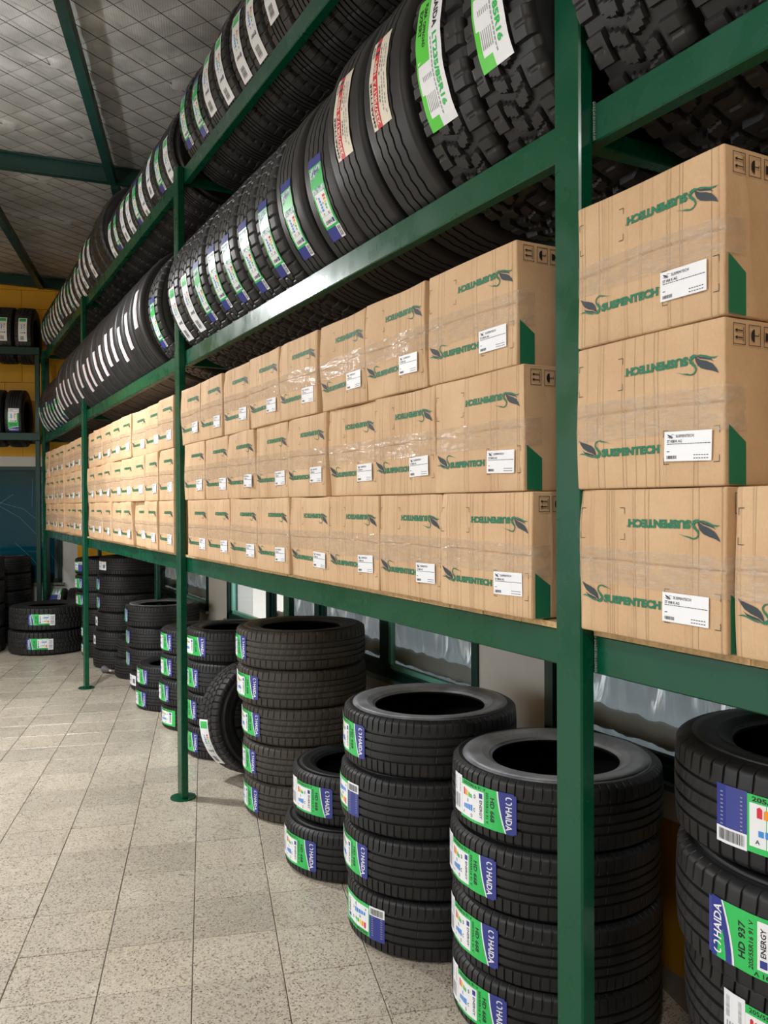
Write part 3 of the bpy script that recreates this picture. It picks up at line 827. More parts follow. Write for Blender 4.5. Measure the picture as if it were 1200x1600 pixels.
# second bay
for r_ in range(3):
    y = (1.475, 1.50, 1.528)[r_]
    for k in range(8):
        WC = CW*(1.037 if k == 0 else .947); y += WC/2
        gap = .002+random.uniform(0, .004)+(.016 if (k in (0, 2) and r_ == 2) or (k == 4 and r_ > 0) else 0)
        carton(y, HR[r_], 1, r_, k, k == 0 or (gap > .02), dx=random.uniform(-.004, .006)+(.012 if (k == 2 and r_ == 1) else 0), rz=random.uniform(-.012, .012), var=((0, 2, 1)[r_] if k == 0 else 4 if k in (1, 2) and r_ else None))
        y += WC/2+gap
    WC = CW*.957
for r_ in range(3):
    y = PY[2]+PW+.006+WC/2
    for k in range(8):
        if y+WC/2 > PY[3]-.004: break
        carton(y, HR[r_], 2, r_, k, False, dx=random.uniform(-.012, .018), rz=random.uniform(-.02, .02)); y += WC+.002+random.uniform(0, .012)
for r_ in range(3):
    y = PY[3]+PW+.01+WC/2
    for k in range(8):
        if y+WC/2 > PY[4]-.005: break
        carton(y, HR[r_], 3, r_, k, False, dx=random.uniform(-.006, .01)+(.02 if k == 2 else 0), rz=random.uniform(-.02, .02)); y += WC+.002+random.uniform(0, .010)

# ------------------------------------------------------------------ tyres
def tyre_mesh(name, R, W_, bead, kind, matk, N=None, matside=None):
    Hh = R-bead; rows = []   # (axial from centre, radius, tread weight)
    tw = .80*W_/2
    def sym(lst): return [(-a, r, k) for a, r, k in reversed(lst)]
    outer = [(tw+.004, R-.0045, .9), (tw+.010, R-.011, .8), (.445*W_*2/2*1.0 if 0 else tw+.016, R-.022, .5), (.47*W_, R-.034, .15),
             (.482*W_, R-.045, 0), (.486*W_, R-.048, 0), (.494*W_, R-.30*Hh, 0), (.5*W_, R-.45*Hh, 0), (.497*W_, R-.60*Hh, 0), (.487*W_, R-.70*Hh, 0), (.490*W_, R-.715*Hh, 0), (.490*W_, R-.735*Hh, 0),
             (.470*W_, bead+.20*Hh, 0), (.445*W_, bead+.10*Hh, 0), (.440*W_, bead+.085*Hh, 0), (.43*W_, bead+.012, 0), (.41*W_, bead+.002, 0), (.38*W_, bead, 0),
             (.36*W_, bead+.006, 0), (.39*W_, bead+.03, 0), (.45*W_, bead+.45*Hh, 0), (.42*W_, R-.04, 0), (.36*W_, R-.022, 0), (.0, R-.018, 0)]
    tr = []
    def crown(a): return R-.0035*(abs(a)/tw)**2
    grooves = {'car': [(-.52, .0085), (-.18, .0085), (.18, .0085), (.52, .0085)], 'car2': [(-.55, .007), (-.2, .009), (.2, .009), (.55, .007)],
               'rib': [(-.58, .008), (-.2, .008), (.2, .008), (.58, .008)], 'low': [(-.5, .009), (0, .009), (.5, .009)], 'at': [], 'mt': []}[kind]
    if grooves:
        marks = [-tw]
        for g, gw in grooves:
            c = g*tw; marks += [c-gw/2, c-gw/2+.0012, c+gw/2-.0012, c+gw/2]
        marks += [tw]
        extra = []
        ms = sorted(marks)
        for a, b in zip(ms, ms[1:]):
            if b-a > .012 and kind != 'low': extra += [a+(b-a)*q_ for q_ in (.25, .5, .75)]
        ms = sorted(ms+extra)
        for a in ms:
            dp = 0
            for g, gw in grooves:
                if abs(a-g*tw) < gw/2-.0006: dp = .0075
            tr.append((a, crown(a), 1 if dp == 0 else 2, dp))
    else:
        n = 60 if kind == 'mt' else 46
        for i in range(n+1):
            a = -tw+2*tw*i/n; tr.append((a, crown(a), 1, 0))
    prof = [(a, r, k, 0) for a, r, k in sym(outer[:-1])] + tr + [(a, r, k, 0) for a, r, k in outer[:-1]] + [(0, outer[-1][1], 0, 0)]
    # angular columns
    if kind in ('car', 'car2'):
        P = 76 if kind == 'car' else 60; pat = [0, .06, .10, .24, .28, .64]
    elif kind == 'rib': P = 56; pat = [0, .5]
    elif kind == 'low': P = 40; pat = [0, .12, .3, .42]
    elif kind == 'at': P = 54; pat = [k/8 for k in range(8)]
    else: P = 27; pat = [k/20 for k in range(20)]
    if N: P = N
    cols = [(k+q_)*2*pi/P for k in range(P) for q_ in pat]; nc = len(cols); pr = len(prof)
    def depth(th, a, q_, ci):
        u = a/tw
        if kind in ('car', 'car2'):
            ing = pat[ci % len(pat)] in (.10, .24)
            if abs(u) > .60 and abs(u) < 1.2: return .0045 if ing else 0
            if abs(u) < .5 and kind == 'car': return .0009 if (ing and (ci//len(pat)) % 3 == 0) else 0
            if abs(u) < .5: return .0007 if ing else 0
            return 0
        if kind == 'rib': return 0
        if kind == 'low': return .005 if (pat[ci % 4] == .12 and abs(u) > .5) else 0
        s = th*R
        def frac(x): return x-floor(x)
        if kind == 'at':
            ps = 2*pi*R/P; f0 = frac(s/ps+1e-4)
            g = 0; zg = .05*(1 if f0 < .5 else -1)
            for c in (-.46+zg, .0-zg, .46+zg):
                if abs(u-c) < .042: g = .007
            if abs(u) >= .46+zg*(1 if u > 0 else -1):
                if frac(s/ps+.5*(u > 0)+1e-4) < .12: g = .007
            elif g == 0:
                if frac(s/ps+(.25 if u > 0 else .75)+1e-4) < .12: g = .005
            return g
        ps = 2*pi*R/P; sp = s/ps+1e-4
        g = .014
        if abs(u) > .57:                      # shoulder lugs, alternately long and short
            f2 = frac(sp+(.5 if u > 0 else 0))
            if f2 < .70: g = 0
            if f2 < .70 and .30 < f2 < .38 and abs(u) > .72: g = .004
            if abs(u) < .63 and f2 < .70 and (floor(sp+(.5 if u > 0 else 0)) % 2): g = .014
        else:                                 # two rows of staggered blocks
            f3 = frac(sp+.35*abs(u)+(.25 if u > 0 else .75)); uc = abs(u)-.265-.03*(1 if f3 < .36 else -1)
            if f3 < .74 and abs(uc) < .205: g = 0
            if g == 0 and abs(f3-.37) < .035: g = .005
            if g == 0 and (f3 < .08 or f3 > .67) and abs(uc) > .15: g = .014
        return g
    V = []
    for ci, th in enumerate(cols):
        for (a, r, k, dp) in prof:
            aa = a; t2 = th
            u = a/tw
            if k == 0: rr = r
            else:
                if kind in ('car', 'car2'):
                    t2 = th + (.10 if abs(u) > .55 else .35)*(u)*(.10 if kind == 'car' else .16)
                    rr = r-dp-(0 if dp else depth(th, a, 0, ci)*(k if k <= 1 else 1))
                elif kind == 'rib':
                    zz = .0022*(1 if ci % 2 else -1)
                    aa = a+(zz if abs(u) < .75 and k else 0); rr = r-dp
                elif kind == 'low': rr = r-dp-(0 if dp else depth(th, a, 0, ci)*min(k, 1))
                else: rr = r-depth(th, a, 0, ci)*min(k, 1)
            V.append((rr*cos(t2), rr*sin(t2), aa+W_/2))
    Fc = []
    for i in range(nc):
        j = (i+1) % nc
        for k in range(pr):
            k2 = (k+1) % pr
            Fc.append((i*pr+k, j*pr+k, j*pr+k2, i*pr+k2))
    res = []
    inT = [k for k in range(pr) if prof[k][2] > 0 and prof[(k+1) % pr][2] > 0]
    lo_, hi_ = min(inT), max(inT)+1
    for nm_, sel in (('tread', list(range(lo_, hi_+1))), ('sidewall', list(range(hi_, pr))+list(range(0, lo_+1)))):
        ns = len(sel); vv = [V[c*pr+q_] for c in range(nc) for q_ in sel]
        ff = [(c*ns+q_, ((c+1) % nc)*ns+q_, ((c+1) % nc)*ns+q_+1, c*ns+q_+1) for c in range(nc) for q_ in range(ns-1)]
        me = mesh(nm_, vv, ff, matk, smooth=True)
        if nm_ == 'tread': me.set_sharp_from_angle(angle=radians(38))
        res.append(me)
    me = res[1]; me.materials.append(M['liner_shade'])
    mi = []
    sel = list(range(hi_, pr))+list(range(0, lo_+1)); n1_ = len(outer)-7+hi_-0
    for c in range(nc):
        for q_ in range(len(sel)-1):
            r0, r1 = prof[sel[q_]], prof[sel[q_+1]]
            mi.append(1 if (q_ > len(outer)-len([o_ for o_ in outer if o_[2] > 0])-8 and q_ < len(sel)-1-(len(outer)-len([o_ for o_ in outer if o_[2] > 0])-8)) else 0)
    me.polygons.foreach_set('material_index', mi)
    if matside:
        res[1] = res[1].copy(); res[1].materials[0] = M[matside]
    return res

T = {
 'car':   (tyre_mesh('tyre', .326, .198, .205, 'car', 'rubber'), .326, .198),
 'car_wide': (tyre_mesh('tyre', .326, .210, .205, 'car', 'rubber'), .326, .210),
 'car_grey': (tyre_mesh('tyre', .326, .198, .196, 'car', 'rubber'), .326, .198),
 'car_near': (tyre_mesh('tyre', .331, .213, .205, 'car2', 'rubber'), .331, .213),
 'small': (tyre_mesh('tyre', .30, .200, .19, 'car', 'rubber'), .30, .200),
 'small_flat': (tyre_mesh('tyre', .295, .176, .19, 'car', 'rubber'), .295, .176),
 'brown': (tyre_mesh('tyre', .338, .191, .205, 'car2', 'rubber_brown'), .338, .191),
 'lt_big': (tyre_mesh('tyre', .40, .256, .21, 'at', 'rubber'), .40, .256),
 'rib':   (tyre_mesh('tyre', .416, .236, .228, 'rib', 'rubber_row'), .416, .236),
 'at':    (tyre_mesh('tyre', .396, .222, .21, 'at', 'rubber_row'), .396, .222),
 'at_small': (tyre_mesh('tyre', .330, .205, .2, 'at', 'rubber'), .330, .205),
 'mt':    (tyre_mesh('tyre', .412, .242, .21, 'mt', 'rubber_row'), .412, .242),
 'row':   (tyre_mesh('tyre', .338, .200, .2, 'car', 'rubber_row', 50), .338, .200),
 'low':   (tyre_mesh('tyre', .338, .200, .2, 'low', 'rubber_row'), .338, .200),
 'low_big': (tyre_mesh('tyre', .385, .210, .2, 'low', 'rubber_row'), .385, .210),
}

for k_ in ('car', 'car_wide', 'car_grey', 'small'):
    c2 = T[k_][0][1].copy(); c2.materials[0] = M['rubber_grey_sheen']; T[k_][0].append(c2)

# --- stickers laid on treads (u along the circumference, v across)
def curve_edge(p, u0, v0, v1, u1, mat, layer, bulge=.02, n=8):
    # region from a curved left edge to u1
    pts = []
    for i in range(n+1):
        v = v0+(v1-v0)*i/n; pts.append((u0+bulge*(1-(i/n))**1.6, v))
    for i in range(n): p.poly([pts[i], (u1, pts[i][1]), (u1, pts[i+1][1]), pts[i+1]], mat, layer)
def energy(p, u0, u1, v0, v1, layer=2):
    p.rect(u0, v0, u1, v1, 'white', layer)
    w_ = u1-u0; h = v1-v0
    for k, c in enumerate(('lab_red', 'lab_orange', 'lab_yellow', 'lab_green', 'lab_green')):
        a = u0+w_*(.10+.09*k); p.poly([(a, v0+h*.68), (a+w_*.07, v0+h*.68), (a+w_*.07, v0+h*(.90-.03*k)), (a+w_*.035, v0+h*(.94-.03*k)), (a, v0+h*(.90-.03*k))], c, layer+1)
    for k in range(5):
        a = u0+w_*(.12+.09*k); p.poly([(a, v0+h*.26), (a+w_*.07, v0+h*.26), (a+w_*.07, v0+h*(.40+.015*k)), (a, v0+h*(.40+.015*k))], 'lab_sky', layer+1)
    p.text('D', u0+w_*.62, v0+h*.72, w_*.07, h*.12, 'ink_black', layer+1, 0, .03); p.text('C', u0+w_*.60, v0+h*.28, w_*.07, h*.12, 'ink_black', layer+1, 0, .03)
    p.text('E', u0+w_*.30, v0+h*.50, w_*.06, h*.10, 'ink_black', layer+1); p.text('D', u0+w_*.48, v0+h*.06, w_*.07, h*.11, 'ink_black', layer+1)
    p.text('A', u0+w_*.08, v0+h*.08, w_*.06, h*.10, 'ink_black', layer+1)
    p.text('ENERGY', u0+w_*.84, v0+h*.12, w_*.10, h*.60, 'ink_black', layer+1, 270, .02)
    p.poly([(u0+w_*.82, v0+h*.78), (u0+w_*.95, v0+h*.78), (u0+w_*.95, v0+h*.94), (u0+w_*.82, v0+h*.94)], 'lab_blue', layer+1)
def swirl(p, cu, cv, r, mat, layer):
    pts = [(cu+r*.9*cos(a)*(1), cv+r*.5+r*.5*sin(a)) for a in [0.2+i*.45 for i in range(9)]]
    p.stroke(pts, [r*.16]*9, mat, layer)
    pts = [(cu-r*.9*cos(a), cv-r*.5-r*.5*sin(a)) for a in [0.2+i*.45 for i in range(9)]]
    p.stroke(pts, [r*.16]*9, mat, layer)
def st_car(model='HD 668', size='205/55R16 91 V'):
    p = Print(); L, h = .27, .116
    p.rect(0, .008, .052, h+.006, 'white', 2); p.bars(.006, .070, .044, .112, 'lab_grey', 5, False, 3)
    for k in range(5): p.poly([(.008+.007*k, .02), (.011+.007*k, .02), (.011+.007*k, .062), (.008+.007*k, .062)], 'lab_grey', 3)
    p.rect(.045, 0, .255, h, 'lab_green', 0)
    p.text(size, .060, h-.0125, .105, .0095, 'ink_black', 1, 0, .02)
    energy(p, .052, .158, .008, h-.017, 1)
    p.text(size, .166, .012, .010, .092, 'ink_black', 1, 270, .02)
    p.text(model, .183, .022, .016, .070, 'ink_black', 1, 270, .03)
    curve_edge(p, .207, 0, h, .262, 'white', 2, .026); curve_edge(p, .212, -.001, h+.001, .262, 'lab_blue', 3, .026); p.rect(.262, .003, L, h-.003, 'lab_blue', 3)
    p.text('HAIDA', .236, .010, .020, .068, 'white', 4, 270, .02); swirl(p, .246, .095, .010, 'white', 4)
    return p, L, h
def st_rev():
    # energy side first, then the blue block with the small barcode
    p = Print(); L, h = .26, .112
    p.rect(0, 0, .215, h, 'lab_green', 0); e_ = Print(); energy(e_, .03, .185, .012, h-.016, 1); p.sub(e_, lambda a, b: (.215-a, h-b))
    p.text('205/55R16 91 V', .045, .003, .135, .010, 'ink_black', 1, 180, .03)
    p.rect(.19, -.002, L, h+.002, 'lab_blue', 1); p.rect(.19, h-.030, L, h+.002, 'white', 2); p.bars(.196, h-.026, L-.006, h-.004, 'ink_black', 4, True, 3)
    for k in range(9): p.poly([(.20, .012+k*.008), (L-.01, .012+k*.008), (L-.01, .0145+k*.008), (.20, .0145+k*.008)], 'lab_grey', 2)
    return p, L, h
def st_strip(kind):
    p = Print(); L, h = .285, .092
    if kind == 'foil':   # from the top of the tyre downwards
        p.rect(0, 0, .03, h, 'lab_blue', 0); p.rect(.03, 0, .24, h, 'lab_green', 0)
        p.rect(.035, .004, .12, h-.004, 'lab_foil', 1); curve_edge(p, .05, .0, h, .10, 'lab_green', 2, .03)
        energy(p, .12, .232, .010, h-.010, 1); p.rect(.24, 0, L, h-.028, 'lab_blue', 0); p.rect(.24, h-.028, L, h, 'white', 0); p.bars(.245, h-.024, L-.006, h-.004, 'ink_black', 7, True, 1)
        p.text('HAIDA', .045, .02, .012, .05, 'lab_blue', 3, 270, .02)
    elif kind == 'white':
        p.rect(0, 0, L, h, 'white', 0); p.rect(.01, .01, .05, h-.01, 'lab_green', 1)
        energy(p, .07, .20, .012, h-.012, 1); p.bars(.225, .02, .27, .06, 'ink_black', 9, True, 1)
    elif kind == 'pale':
        L = .225; p.rect(0, 0, L, h*.9, 'white', 0); p.rect(.0, .060, L, .071, 'lab_red', 1)
        for k in range(11): p.poly([(.02+k*.018, .02), (.031+k*.018, .02), (.031+k*.018, .026), (.02+k*.018, .026)], 'lab_grey', 1)
    elif kind == 'red':
        L = .31; h = .098; K = .80
        p.rect(0, 0, L, h, 'cream', 0); p.rect(0, .022, L, .048, 'lab_red', 1)
        p.rect(.02, .022, .06, .048, 'ink_dark', 2)
        p.text('235/75R17.5 18PR', .075, .027, .222, .016, 'cream', 3, 180, .03)
        p.text('SMARTTIRE', .150, .006, .150, .011, 'ink_black', 2, 180, .03)
        p.text('S628', .02, .006, .04, .010, 'ink_black', 2, 180, .02)
        for k in range(3):
            x = .03
            r = random.Random(k)
            while x < .27:
                w_ = r.uniform(.006, .014)
                if r.random() < .75: p.poly([(x, .056+k*.013), (x+w_, .056+k*.013), (x+w_, .060+k*.013), (x, .060+k*.013)], 'ink_dark' if k == 0 else 'lab_grey', 2)
                x += w_+.004
    elif kind == 'big':
        L = .33; h = .112
        p.rect(0, 0, L, h, 'white', 0); p.rect(.0, 0, .16, .058, 'lab_lime', 1); curve_edge(p, .15, 0, .058, .17, 'lab_lime', 1, .02)
        p.rect(.16, 0, L, .006, 'lab_lime', 1); p.rect(.30, .0, L, .05, 'lab_lime', 1); p.rect(.24, .0, .31, .018, 'lab_lime', 1)
        p.text('HAIDA', .018, .074, .085, .020, 'ink_black', 2, 0, .03); swirl(p, .010, .084, .007, 'lab_red', 2)
        p.text('LT235/85R16', .115, .076, .175, .019, 'lab_green', 2, 0, .04)
        p.text('PUMA', .020, .030, .04, .016, 'ink_black', 2, 0, .03); p.text('OFFROAD', .066, .030, .065, .013, 'ink_black', 2, 0, .03)
        p.text('EXPERT', .03, .010, .07, .015, 'ink_black', 2, 0, .03)
        x = .12
        while x < .30: p.poly([(x, .066), (x+.008, .066), (x+.008, .070), (x, .070)], 'lab_grey', 2); x += .011
        for k in range(6): p.poly([(.20, .022+k*.007), (.285, .022+k*.007), (.285, .025+k*.007), (.20, .025+k*.007)], 'lab_grey', 2)
    if kind == 'red': p.v = [(a*.8, b, l) for a, b, l in p.v]; L = .248
    return p, L, h
_sc = {}
STK = {'car': lambda: st_car(), 'car2': lambda: st_car('HD 937', '205/55R16 91 V'), 'rev': st_rev, 'foil': lambda: st_strip('foil'), 'white': lambda: st_strip('white'),
       'pale': lambda: st_strip('pale'), 'red': lambda: st_strip('red'), 'big': lambda: st_strip('big')}
SLAB = {'car': 'green and blue tyre label', 'car2': 'green and blue tyre label', 'rev': 'white and blue tyre label', 'foil': 'shiny green and white label strip', 'white': 'white label strip', 'pale': 'pale label strip with a red line', 'red': 'cream label with a red stripe', 'big': 'large lime and white label'}
_pc = {}
def sticker(e, typ, R, W_, ang, flip=False, dv=0, tilt=0):
    key = (typ, round(R, 3), round(W_, 3), flip)
    if key not in _sc:
        if typ not in _pc: _pc[typ] = STK[typ]()
        p, L, h = _pc[typ]
        def fn(u, v, l):
            if flip: u, v = L-u, h-v
            a = (u-L/2)/R; r = R+.0012+.00035*l+.0008*sin(u*70)
            return (r*cos(a), r*sin(a), W_/2+v-h/2)
        _sc[key] = p.build('tyre_label', fn)
    return place('tyre_label', _sc[key], e, (0, 0, dv), (0, tilt, ang), label=SLAB[typ])
def tyre(kind, loc, rot, label, group, stk=None, ang=pi, flip=False, scale=None, mat=None, dv=0):
    me, R, W_ = T[kind]
    e = thing('tyre', label, 'tyre', loc, rot, group, scale)
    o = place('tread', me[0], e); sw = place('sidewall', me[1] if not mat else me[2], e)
    if mat: sw['label'] = 'greyish sidewall with painted sheen'
    if stk: sticker(o, stk, R, W_, ang, flip, dv)
    return e

# --- stacks on the floor.  x, y, kinds bottom to top, (dx, dy) per tyre, label place
def stack(name, x, y, kind, n, offs, stk, angs, grp, flips=None, spin=0, scale=1.0, wscale=1.0, grey=False):
    me, R, W_ = T[kind]; z = 0
    NUM = ['bottom tyre', 'second tyre from the bottom', 'third tyre from the bottom', 'fourth tyre from the bottom', 'fifth tyre from the bottom', 'sixth tyre from the bottom', 'seventh tyre']
    for k in range(n):
        dx, dy = offs[k] if k < len(offs) else (0, 0)
        lb = ('top tyre' if k == n-1 else NUM[k]) + ' of ' + name
        s = stk[k] if k < len(stk) else None
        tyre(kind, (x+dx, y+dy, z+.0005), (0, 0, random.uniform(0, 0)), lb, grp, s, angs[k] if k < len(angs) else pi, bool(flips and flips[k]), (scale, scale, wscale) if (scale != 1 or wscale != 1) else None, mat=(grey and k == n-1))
        z += W_*wscale+.0008
rd = radians
stack('the stack at the right edge, nearest the viewpoint', 1.72, 1.115, 'car_near', 5, [(0, .0), (.03, -.01), (.02, -.01), (-.035, -.035), (0, 0)], [None, 'car2', 'car', 'car2', 'rev'], [rd(-176), rd(-172), rd(-165), rd(-168), rd(-164)], 'floor stack at the right edge', [False, True, False, True, True])
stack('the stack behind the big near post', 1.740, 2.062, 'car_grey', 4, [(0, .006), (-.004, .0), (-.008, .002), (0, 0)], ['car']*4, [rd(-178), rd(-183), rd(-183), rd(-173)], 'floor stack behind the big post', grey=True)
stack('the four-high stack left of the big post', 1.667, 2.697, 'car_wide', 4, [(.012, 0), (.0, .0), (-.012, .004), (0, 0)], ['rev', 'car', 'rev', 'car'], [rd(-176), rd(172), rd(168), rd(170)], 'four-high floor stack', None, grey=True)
stack('the low pair in front of the four-high stack', 1.665, 3.362, 'small', 2, [(0, 0), (.045, .02)], ['car', 'car'], [rd(-172), rd(-164)], 'low pair on the floor', None, 0, 1.0, 1.07)
stack('the brownish five-high stack in the middle', 1.766, 4.081, 'brown', 5, [(.0, .0), (-.005, .0), (-.005, .004), (-.03, .006), (-.038, .0)], ['car']*5, [rd(176), rd(174), rd(180), rd(-176), rd(170)], 'brownish five-high floor stack')
stack('the stack just right of the second post', 1.735, 5.255, 'small', 4, [(0, 0), (0, 0), (.005, 0), (.01, 0)], ['car']*4, [rd(-178), rd(-180), rd(-178), rd(-168)], 'floor stack right of the second post')
stack('the stack just left of the second post', 1.760, 5.990, 'small_flat', 4, [(0.0, 0), (-.02, -.02), (0, 0), (0, 0)], ['rev', 'car', 'car', 'car'], [rd(-172), rd(-180), rd(-178), rd(-178)], 'floor stack left of the second post', [True, False, False, False])
stack('the low pair past the second post', 1.715, 6.665, 'small_flat', 2, [(0, 0), (.012, 0)], ['car', 'car'], [rd(-175), rd(-175)], 'low pair past the second post', None, 0, .97, .97)
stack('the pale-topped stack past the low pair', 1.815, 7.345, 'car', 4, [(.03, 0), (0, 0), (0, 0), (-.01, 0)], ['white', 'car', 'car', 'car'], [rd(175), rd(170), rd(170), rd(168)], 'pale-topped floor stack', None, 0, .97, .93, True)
stack('the short pair near the third post', 1.79, 7.96, 'small_flat', 2, [(0, 0), (.03, 0)], [None, None], [], 'short pair near the third post', None, 0, .94, 1.0)
stack('the tall leaning stack just right of the third post', 1.745, 8.58, 'car', 6, [(0, 0), (.01, 0), (.03, 0), (.045, .01), (.045, .01), (.07, .01)], [None, 'white', 'white', 'car', 'car', 'white'], [0, rd(165), rd(165), rd(172), rd(172), rd(-178)], 'tall stack near the third post', None, 0, .98, .91)
stack('the stack half hidden behind the third post', 1.74, 9.26, 'car', 6, [(0, 0), (0, 0), (.0, 0), (-.05, 0), (-.06, 0), (-.06, 0)], ['rev', 'rev', None, 'car', 'car', 'rev'], [rd(180), rd(180), 0, rd(-172), rd(-172), rd(-172)], 'stack behind the third post', None, 0, .97, .87)
bx, by, _ = 1.157, 9.856, 0
stack('the pair of wide tyres in front of the back wall', bx, by, 'lt_big', 2, [(0, 0), (.012, 0)], ['car', 'car'], [rd(-108), rd(-107)], 'wide pair before the back wall', [True, True])
x_, y_, _ = B(-2.36, 10.66); stack('the stack under the back rack, behind the wide pair', x_, y_, 'car', 5, [(0, 0), (0, 0), (-.0, 0), (0, 0), (0, 0)], [None, None, 'rev', 'rev', 'rev'], [0, 0, rd(-125), rd(-118), rd(-122)], 'stack under the back rack')
x_, y_, _ = B(-2.54, 9.86); stack('the stack at the left edge before the back rack', x_, y_, 'lt_big', 4, [(0, 0)]*4, [None]*4, [], 'stack at the left edge', None, 0, .95, 1.02)
x_, y_, _ = B(-3.03, 10.7); stack('the far left stack under the back rack', x_, y_, 'car', 5, [(0, 0)]*5, [None]*5, [], 'far left stack')
# standing tyres behind the wide pair
for k, tt in enumerate((-1.72, -1.50)):
    x, y, _ = B(tt-.1, 10.62)
    lab = ['left', 'right'][k]
    tyre('small', (x, y, .30), (pi/2, 0, pi/2-TY), lab+' tyre standing upright behind the wide pair by the back wall', 'upright tyres behind the wide pair', 'rev' if k == 0 else None, rd(116))
# tyre leaning between two stacks
ax = Vector((.238, -.968, 0)).normalized(); tl = Matrix.Rotation(radians(-8), 3, Vector((-ax.y, ax.x, 0)))
zax = tl @ ax; xax = Vector((-ax.y, ax.x, 0)) * -1; yax = zax.cross(xax)
mm = Matrix((xax, yax, zax)).transposed()
cen = Vector((1.70, 4.70, .336)); base = cen - zax*.1025
tyre('at_small', base, mm.to_euler(), 'block-treaded tyre leaning on edge between the brownish stack and the next', None, 'white', 0, dv=-.035)
lt = bpy.context.scene.collection.objects[-1]
lt.rotation_euler = (0, 0, atan2(yax.dot(Vector((-.75, -.5, -.25))), xax.dot(Vector((-.75, -.5, -.25)))))
# fallen cone
cn = thing('plastic_cone', 'small grey plastic cone with a pale tip lying between floor stacks', 'cone', (1.50, 8.12, .036), (0, 0, rd(20)))
c_ = MB(); c_.cyl((0, 0, .0), (.0, .11, 0), .013, 20, 0, .034); place('cone_body', c_.mesh('cone_body', 'cone_body', False), cn)
c_ = MB(); c_.cyl((0, -.028, .0), (.0, .0, 0), .005, 16, 0, .0135); place('cone_tip', c_.mesh('cone_tip', 'cone_tip'), cn)

# --- tyres standing in rows across the rack beams
XA, XB = D+PD+.036, D+DP-.036
CX = (XA+XB)/2
def stand(kind, y, zr, label, grp, stk=None, a=0, flip=False, s=1.0, wob=0, lean=0, dv=0):
    me, R, W_ = T[kind]; R *= s
    cz = zr+sqrt(R*R-((XB-XA)/2)**2)+.002
    tyre(kind, (CX, y+W_/2, cz), (pi/2+lean, 0, wob), label, grp, stk, pi-radians(a) if not flip else pi-radians(a), flip, (s, s, 1) if s != 1 else None, dv=dv)
STN = {None: 'no label showing', 'red': 'cream and red label', 'big': 'large lime label', 'foil': 'shiny green label', 'white': 'white label strip', 'pale': 'pale label strip'}
def row(zr, shelf, seq):
    cnt_ = {}
    for (kind, y, stk, a, s) in seq:
        seg = 0 if y < Y1 else 1 if y < PY[2]-.02 else 2 if y < PY[3] else 3
        cnt_[seg] = cnt_.get(seg, 0)+1
        nm = {'mt': 'block-treaded off-road tyre', 'rib': 'ribbed truck tyre', 'at': 'all-terrain tyre'}.get(kind, 'road tyre')
        place_ = ['before the big post', 'past the big post', 'past the second post', 'past the third post'][seg]
        lb = '%s %s, %s %s, %s shelf' % (nm, 'with '+STN[stk] if stk else 'without label', ORD[cnt_[seg]-1] if cnt_[seg] <= 16 else 'last', place_, shelf)
        stand(kind, y, zr, lb, 'tyres on the %s shelf of the long rack' % shelf, stk, a, False, s, random.uniform(-.02, .02), dv=random.uniform(-.012, .012))
seq = []
for k, y in enumerate((.575, .823, 1.071, 1.405)): seq.append(('mt', y+.123, 'big' if k == 3 else None, -1, 1.0))
seq.append(('mt', 1.655+.122, 'big', -6, 1.0))
seq.append(('rib', 1.903+.122, 'red', 1, 1.0)); seq.append(('rib', 2.151+.120, 'red', 1, 1.0))
y = 2.392
for k in range(9):
    a = [-20, -20, -20, -21, -20, -18, -20, -21, -22][k]
    seq.append(('at' if k not in (0, 1) else 'rib', y+.113, 'foil' if k < 7 else 'white', a, 1.0 if k > 1 else .955)); y += .239 if k < 2 else .2235
seq.append(('at', 4.66+.11, 'foil', -16, 1.0))
y = 4.975
for k in range(11):
    seq.append(('rib', y+.118, 'pale', -6+random.uniform(-9, 9)-k*.9, 1.0)); y += .2355
y = 7.665
for k in range(4): seq.append(('rib', y+.118, 'pale', -22+random.uniform(-5, 5), 1.0)); y += .2365
y += .02
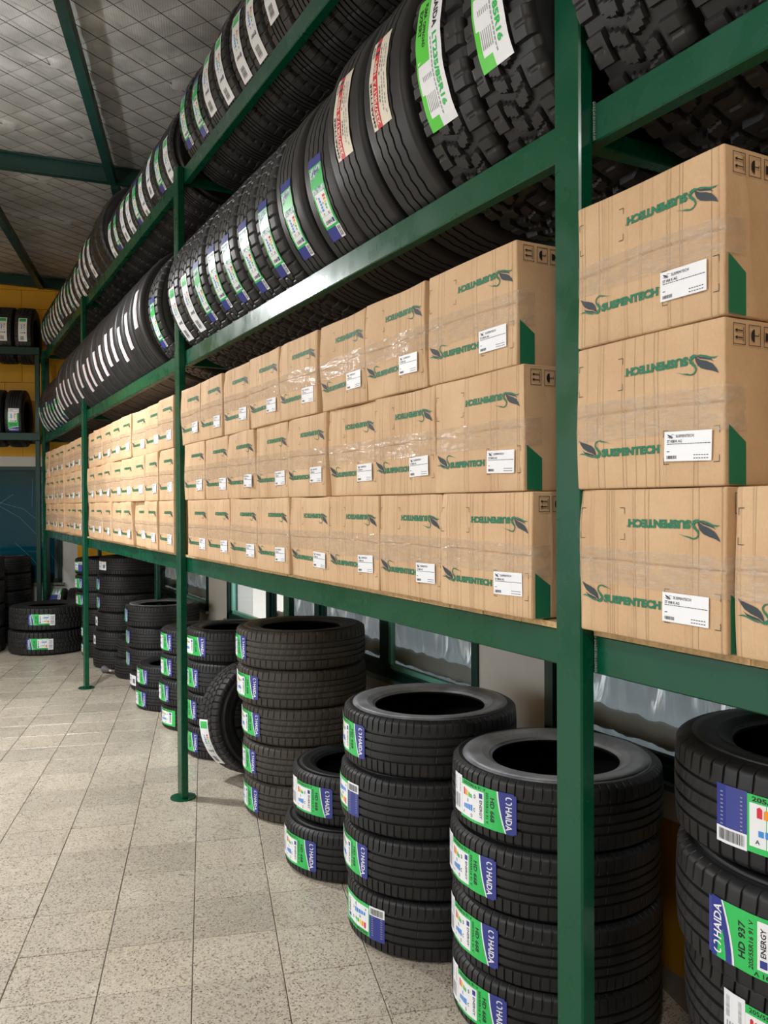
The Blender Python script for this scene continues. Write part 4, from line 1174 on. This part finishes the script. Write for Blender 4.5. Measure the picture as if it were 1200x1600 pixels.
while y < 10.25:
    seq.append(('low_big', y+.105, random.choice(['white', 'foil', 'white']), -24+random.uniform(-8, 8), 1.0-.0*(y-8)*.01)); y += .212
seq.sort(key=lambda q_: q_[1])
row(ZM, 'middle', seq)
seq = []
y = 1.55
while y < 4.22:
    st_ = random.choice(['white', 'foil', 'white', 'white'])
    seq.append(('row', y+.1, st_, -6+random.uniform(-6, 6), 1.0+random.uniform(-.01, .015))); y += .203
y = 4.62
k = 0
while y < 6.25:
    seq.append(('row', y+.1, ['white', 'foil', 'white'][k % 3], -8+random.uniform(-8, 8), .96)); y += .202; k += 1
y += .03
for k in range(2): seq.append(('low_big', y+.105, None, 0, .96)); y += .213
y += .05
while y < 7.5: seq.append(('low', y+.1, 'white', -10+random.uniform(-8, 8), 1.07)); y += .202
while y < 10.25: seq.append(('low', y+.1, random.choice(['white', 'white', 'foil']), -14+random.uniform(-9, 9), 1.02)); y += .202
row(ZT, 'top', seq)

# --- tyres on the back-wall rack, axis along the wall
def backrow(zr, tts, kind, labs, stk, dphi, s=1.0):
    me, R, W_ = T[kind]; R *= s; half = .28
    for tt, lb, st_, dp in zip(tts, labs, stk, dphi):
        cz = zr+sqrt(R*R-half*half)+.002
        x, y, _ = B(tt, NR+.286)
        tyre(kind, (x, y, cz), (pi/2, 0, pi/2-TY), lb, 'tyres on the back-wall rack', st_, pi-radians(dp), False, (s, s, 1))
up = [-2.135-.215*k for k in range(5)]
backrow(3.42, up, 'low', ['%s tyre on the upper shelf of the back-wall rack' % n_ for n_ in ('right-hand end', 'second from the right', 'third from the right', 'fourth from the right', 'fifth from the right')], ['white']*5, [4, 4, 0, 3, 2], .98)
lo_ = [-2.245-.225*k for k in range(4)]
backrow(2.43, lo_, 'row', ['%s tyre on the lower shelf of the back-wall rack' % n_ for n_ in ('right-hand end', 'second from the right', 'third from the right', 'fourth from the right')], ['car', None, 'car', 'car'], [-8, -8, -5, 0], 1.0)
for o in bpy.data.objects:
    if 'label' in o and len(o['label'].split()) > 16: print('LONG', o.name, o['label'])
print('cartons', nbx, 'objects', len(bpy.data.objects))
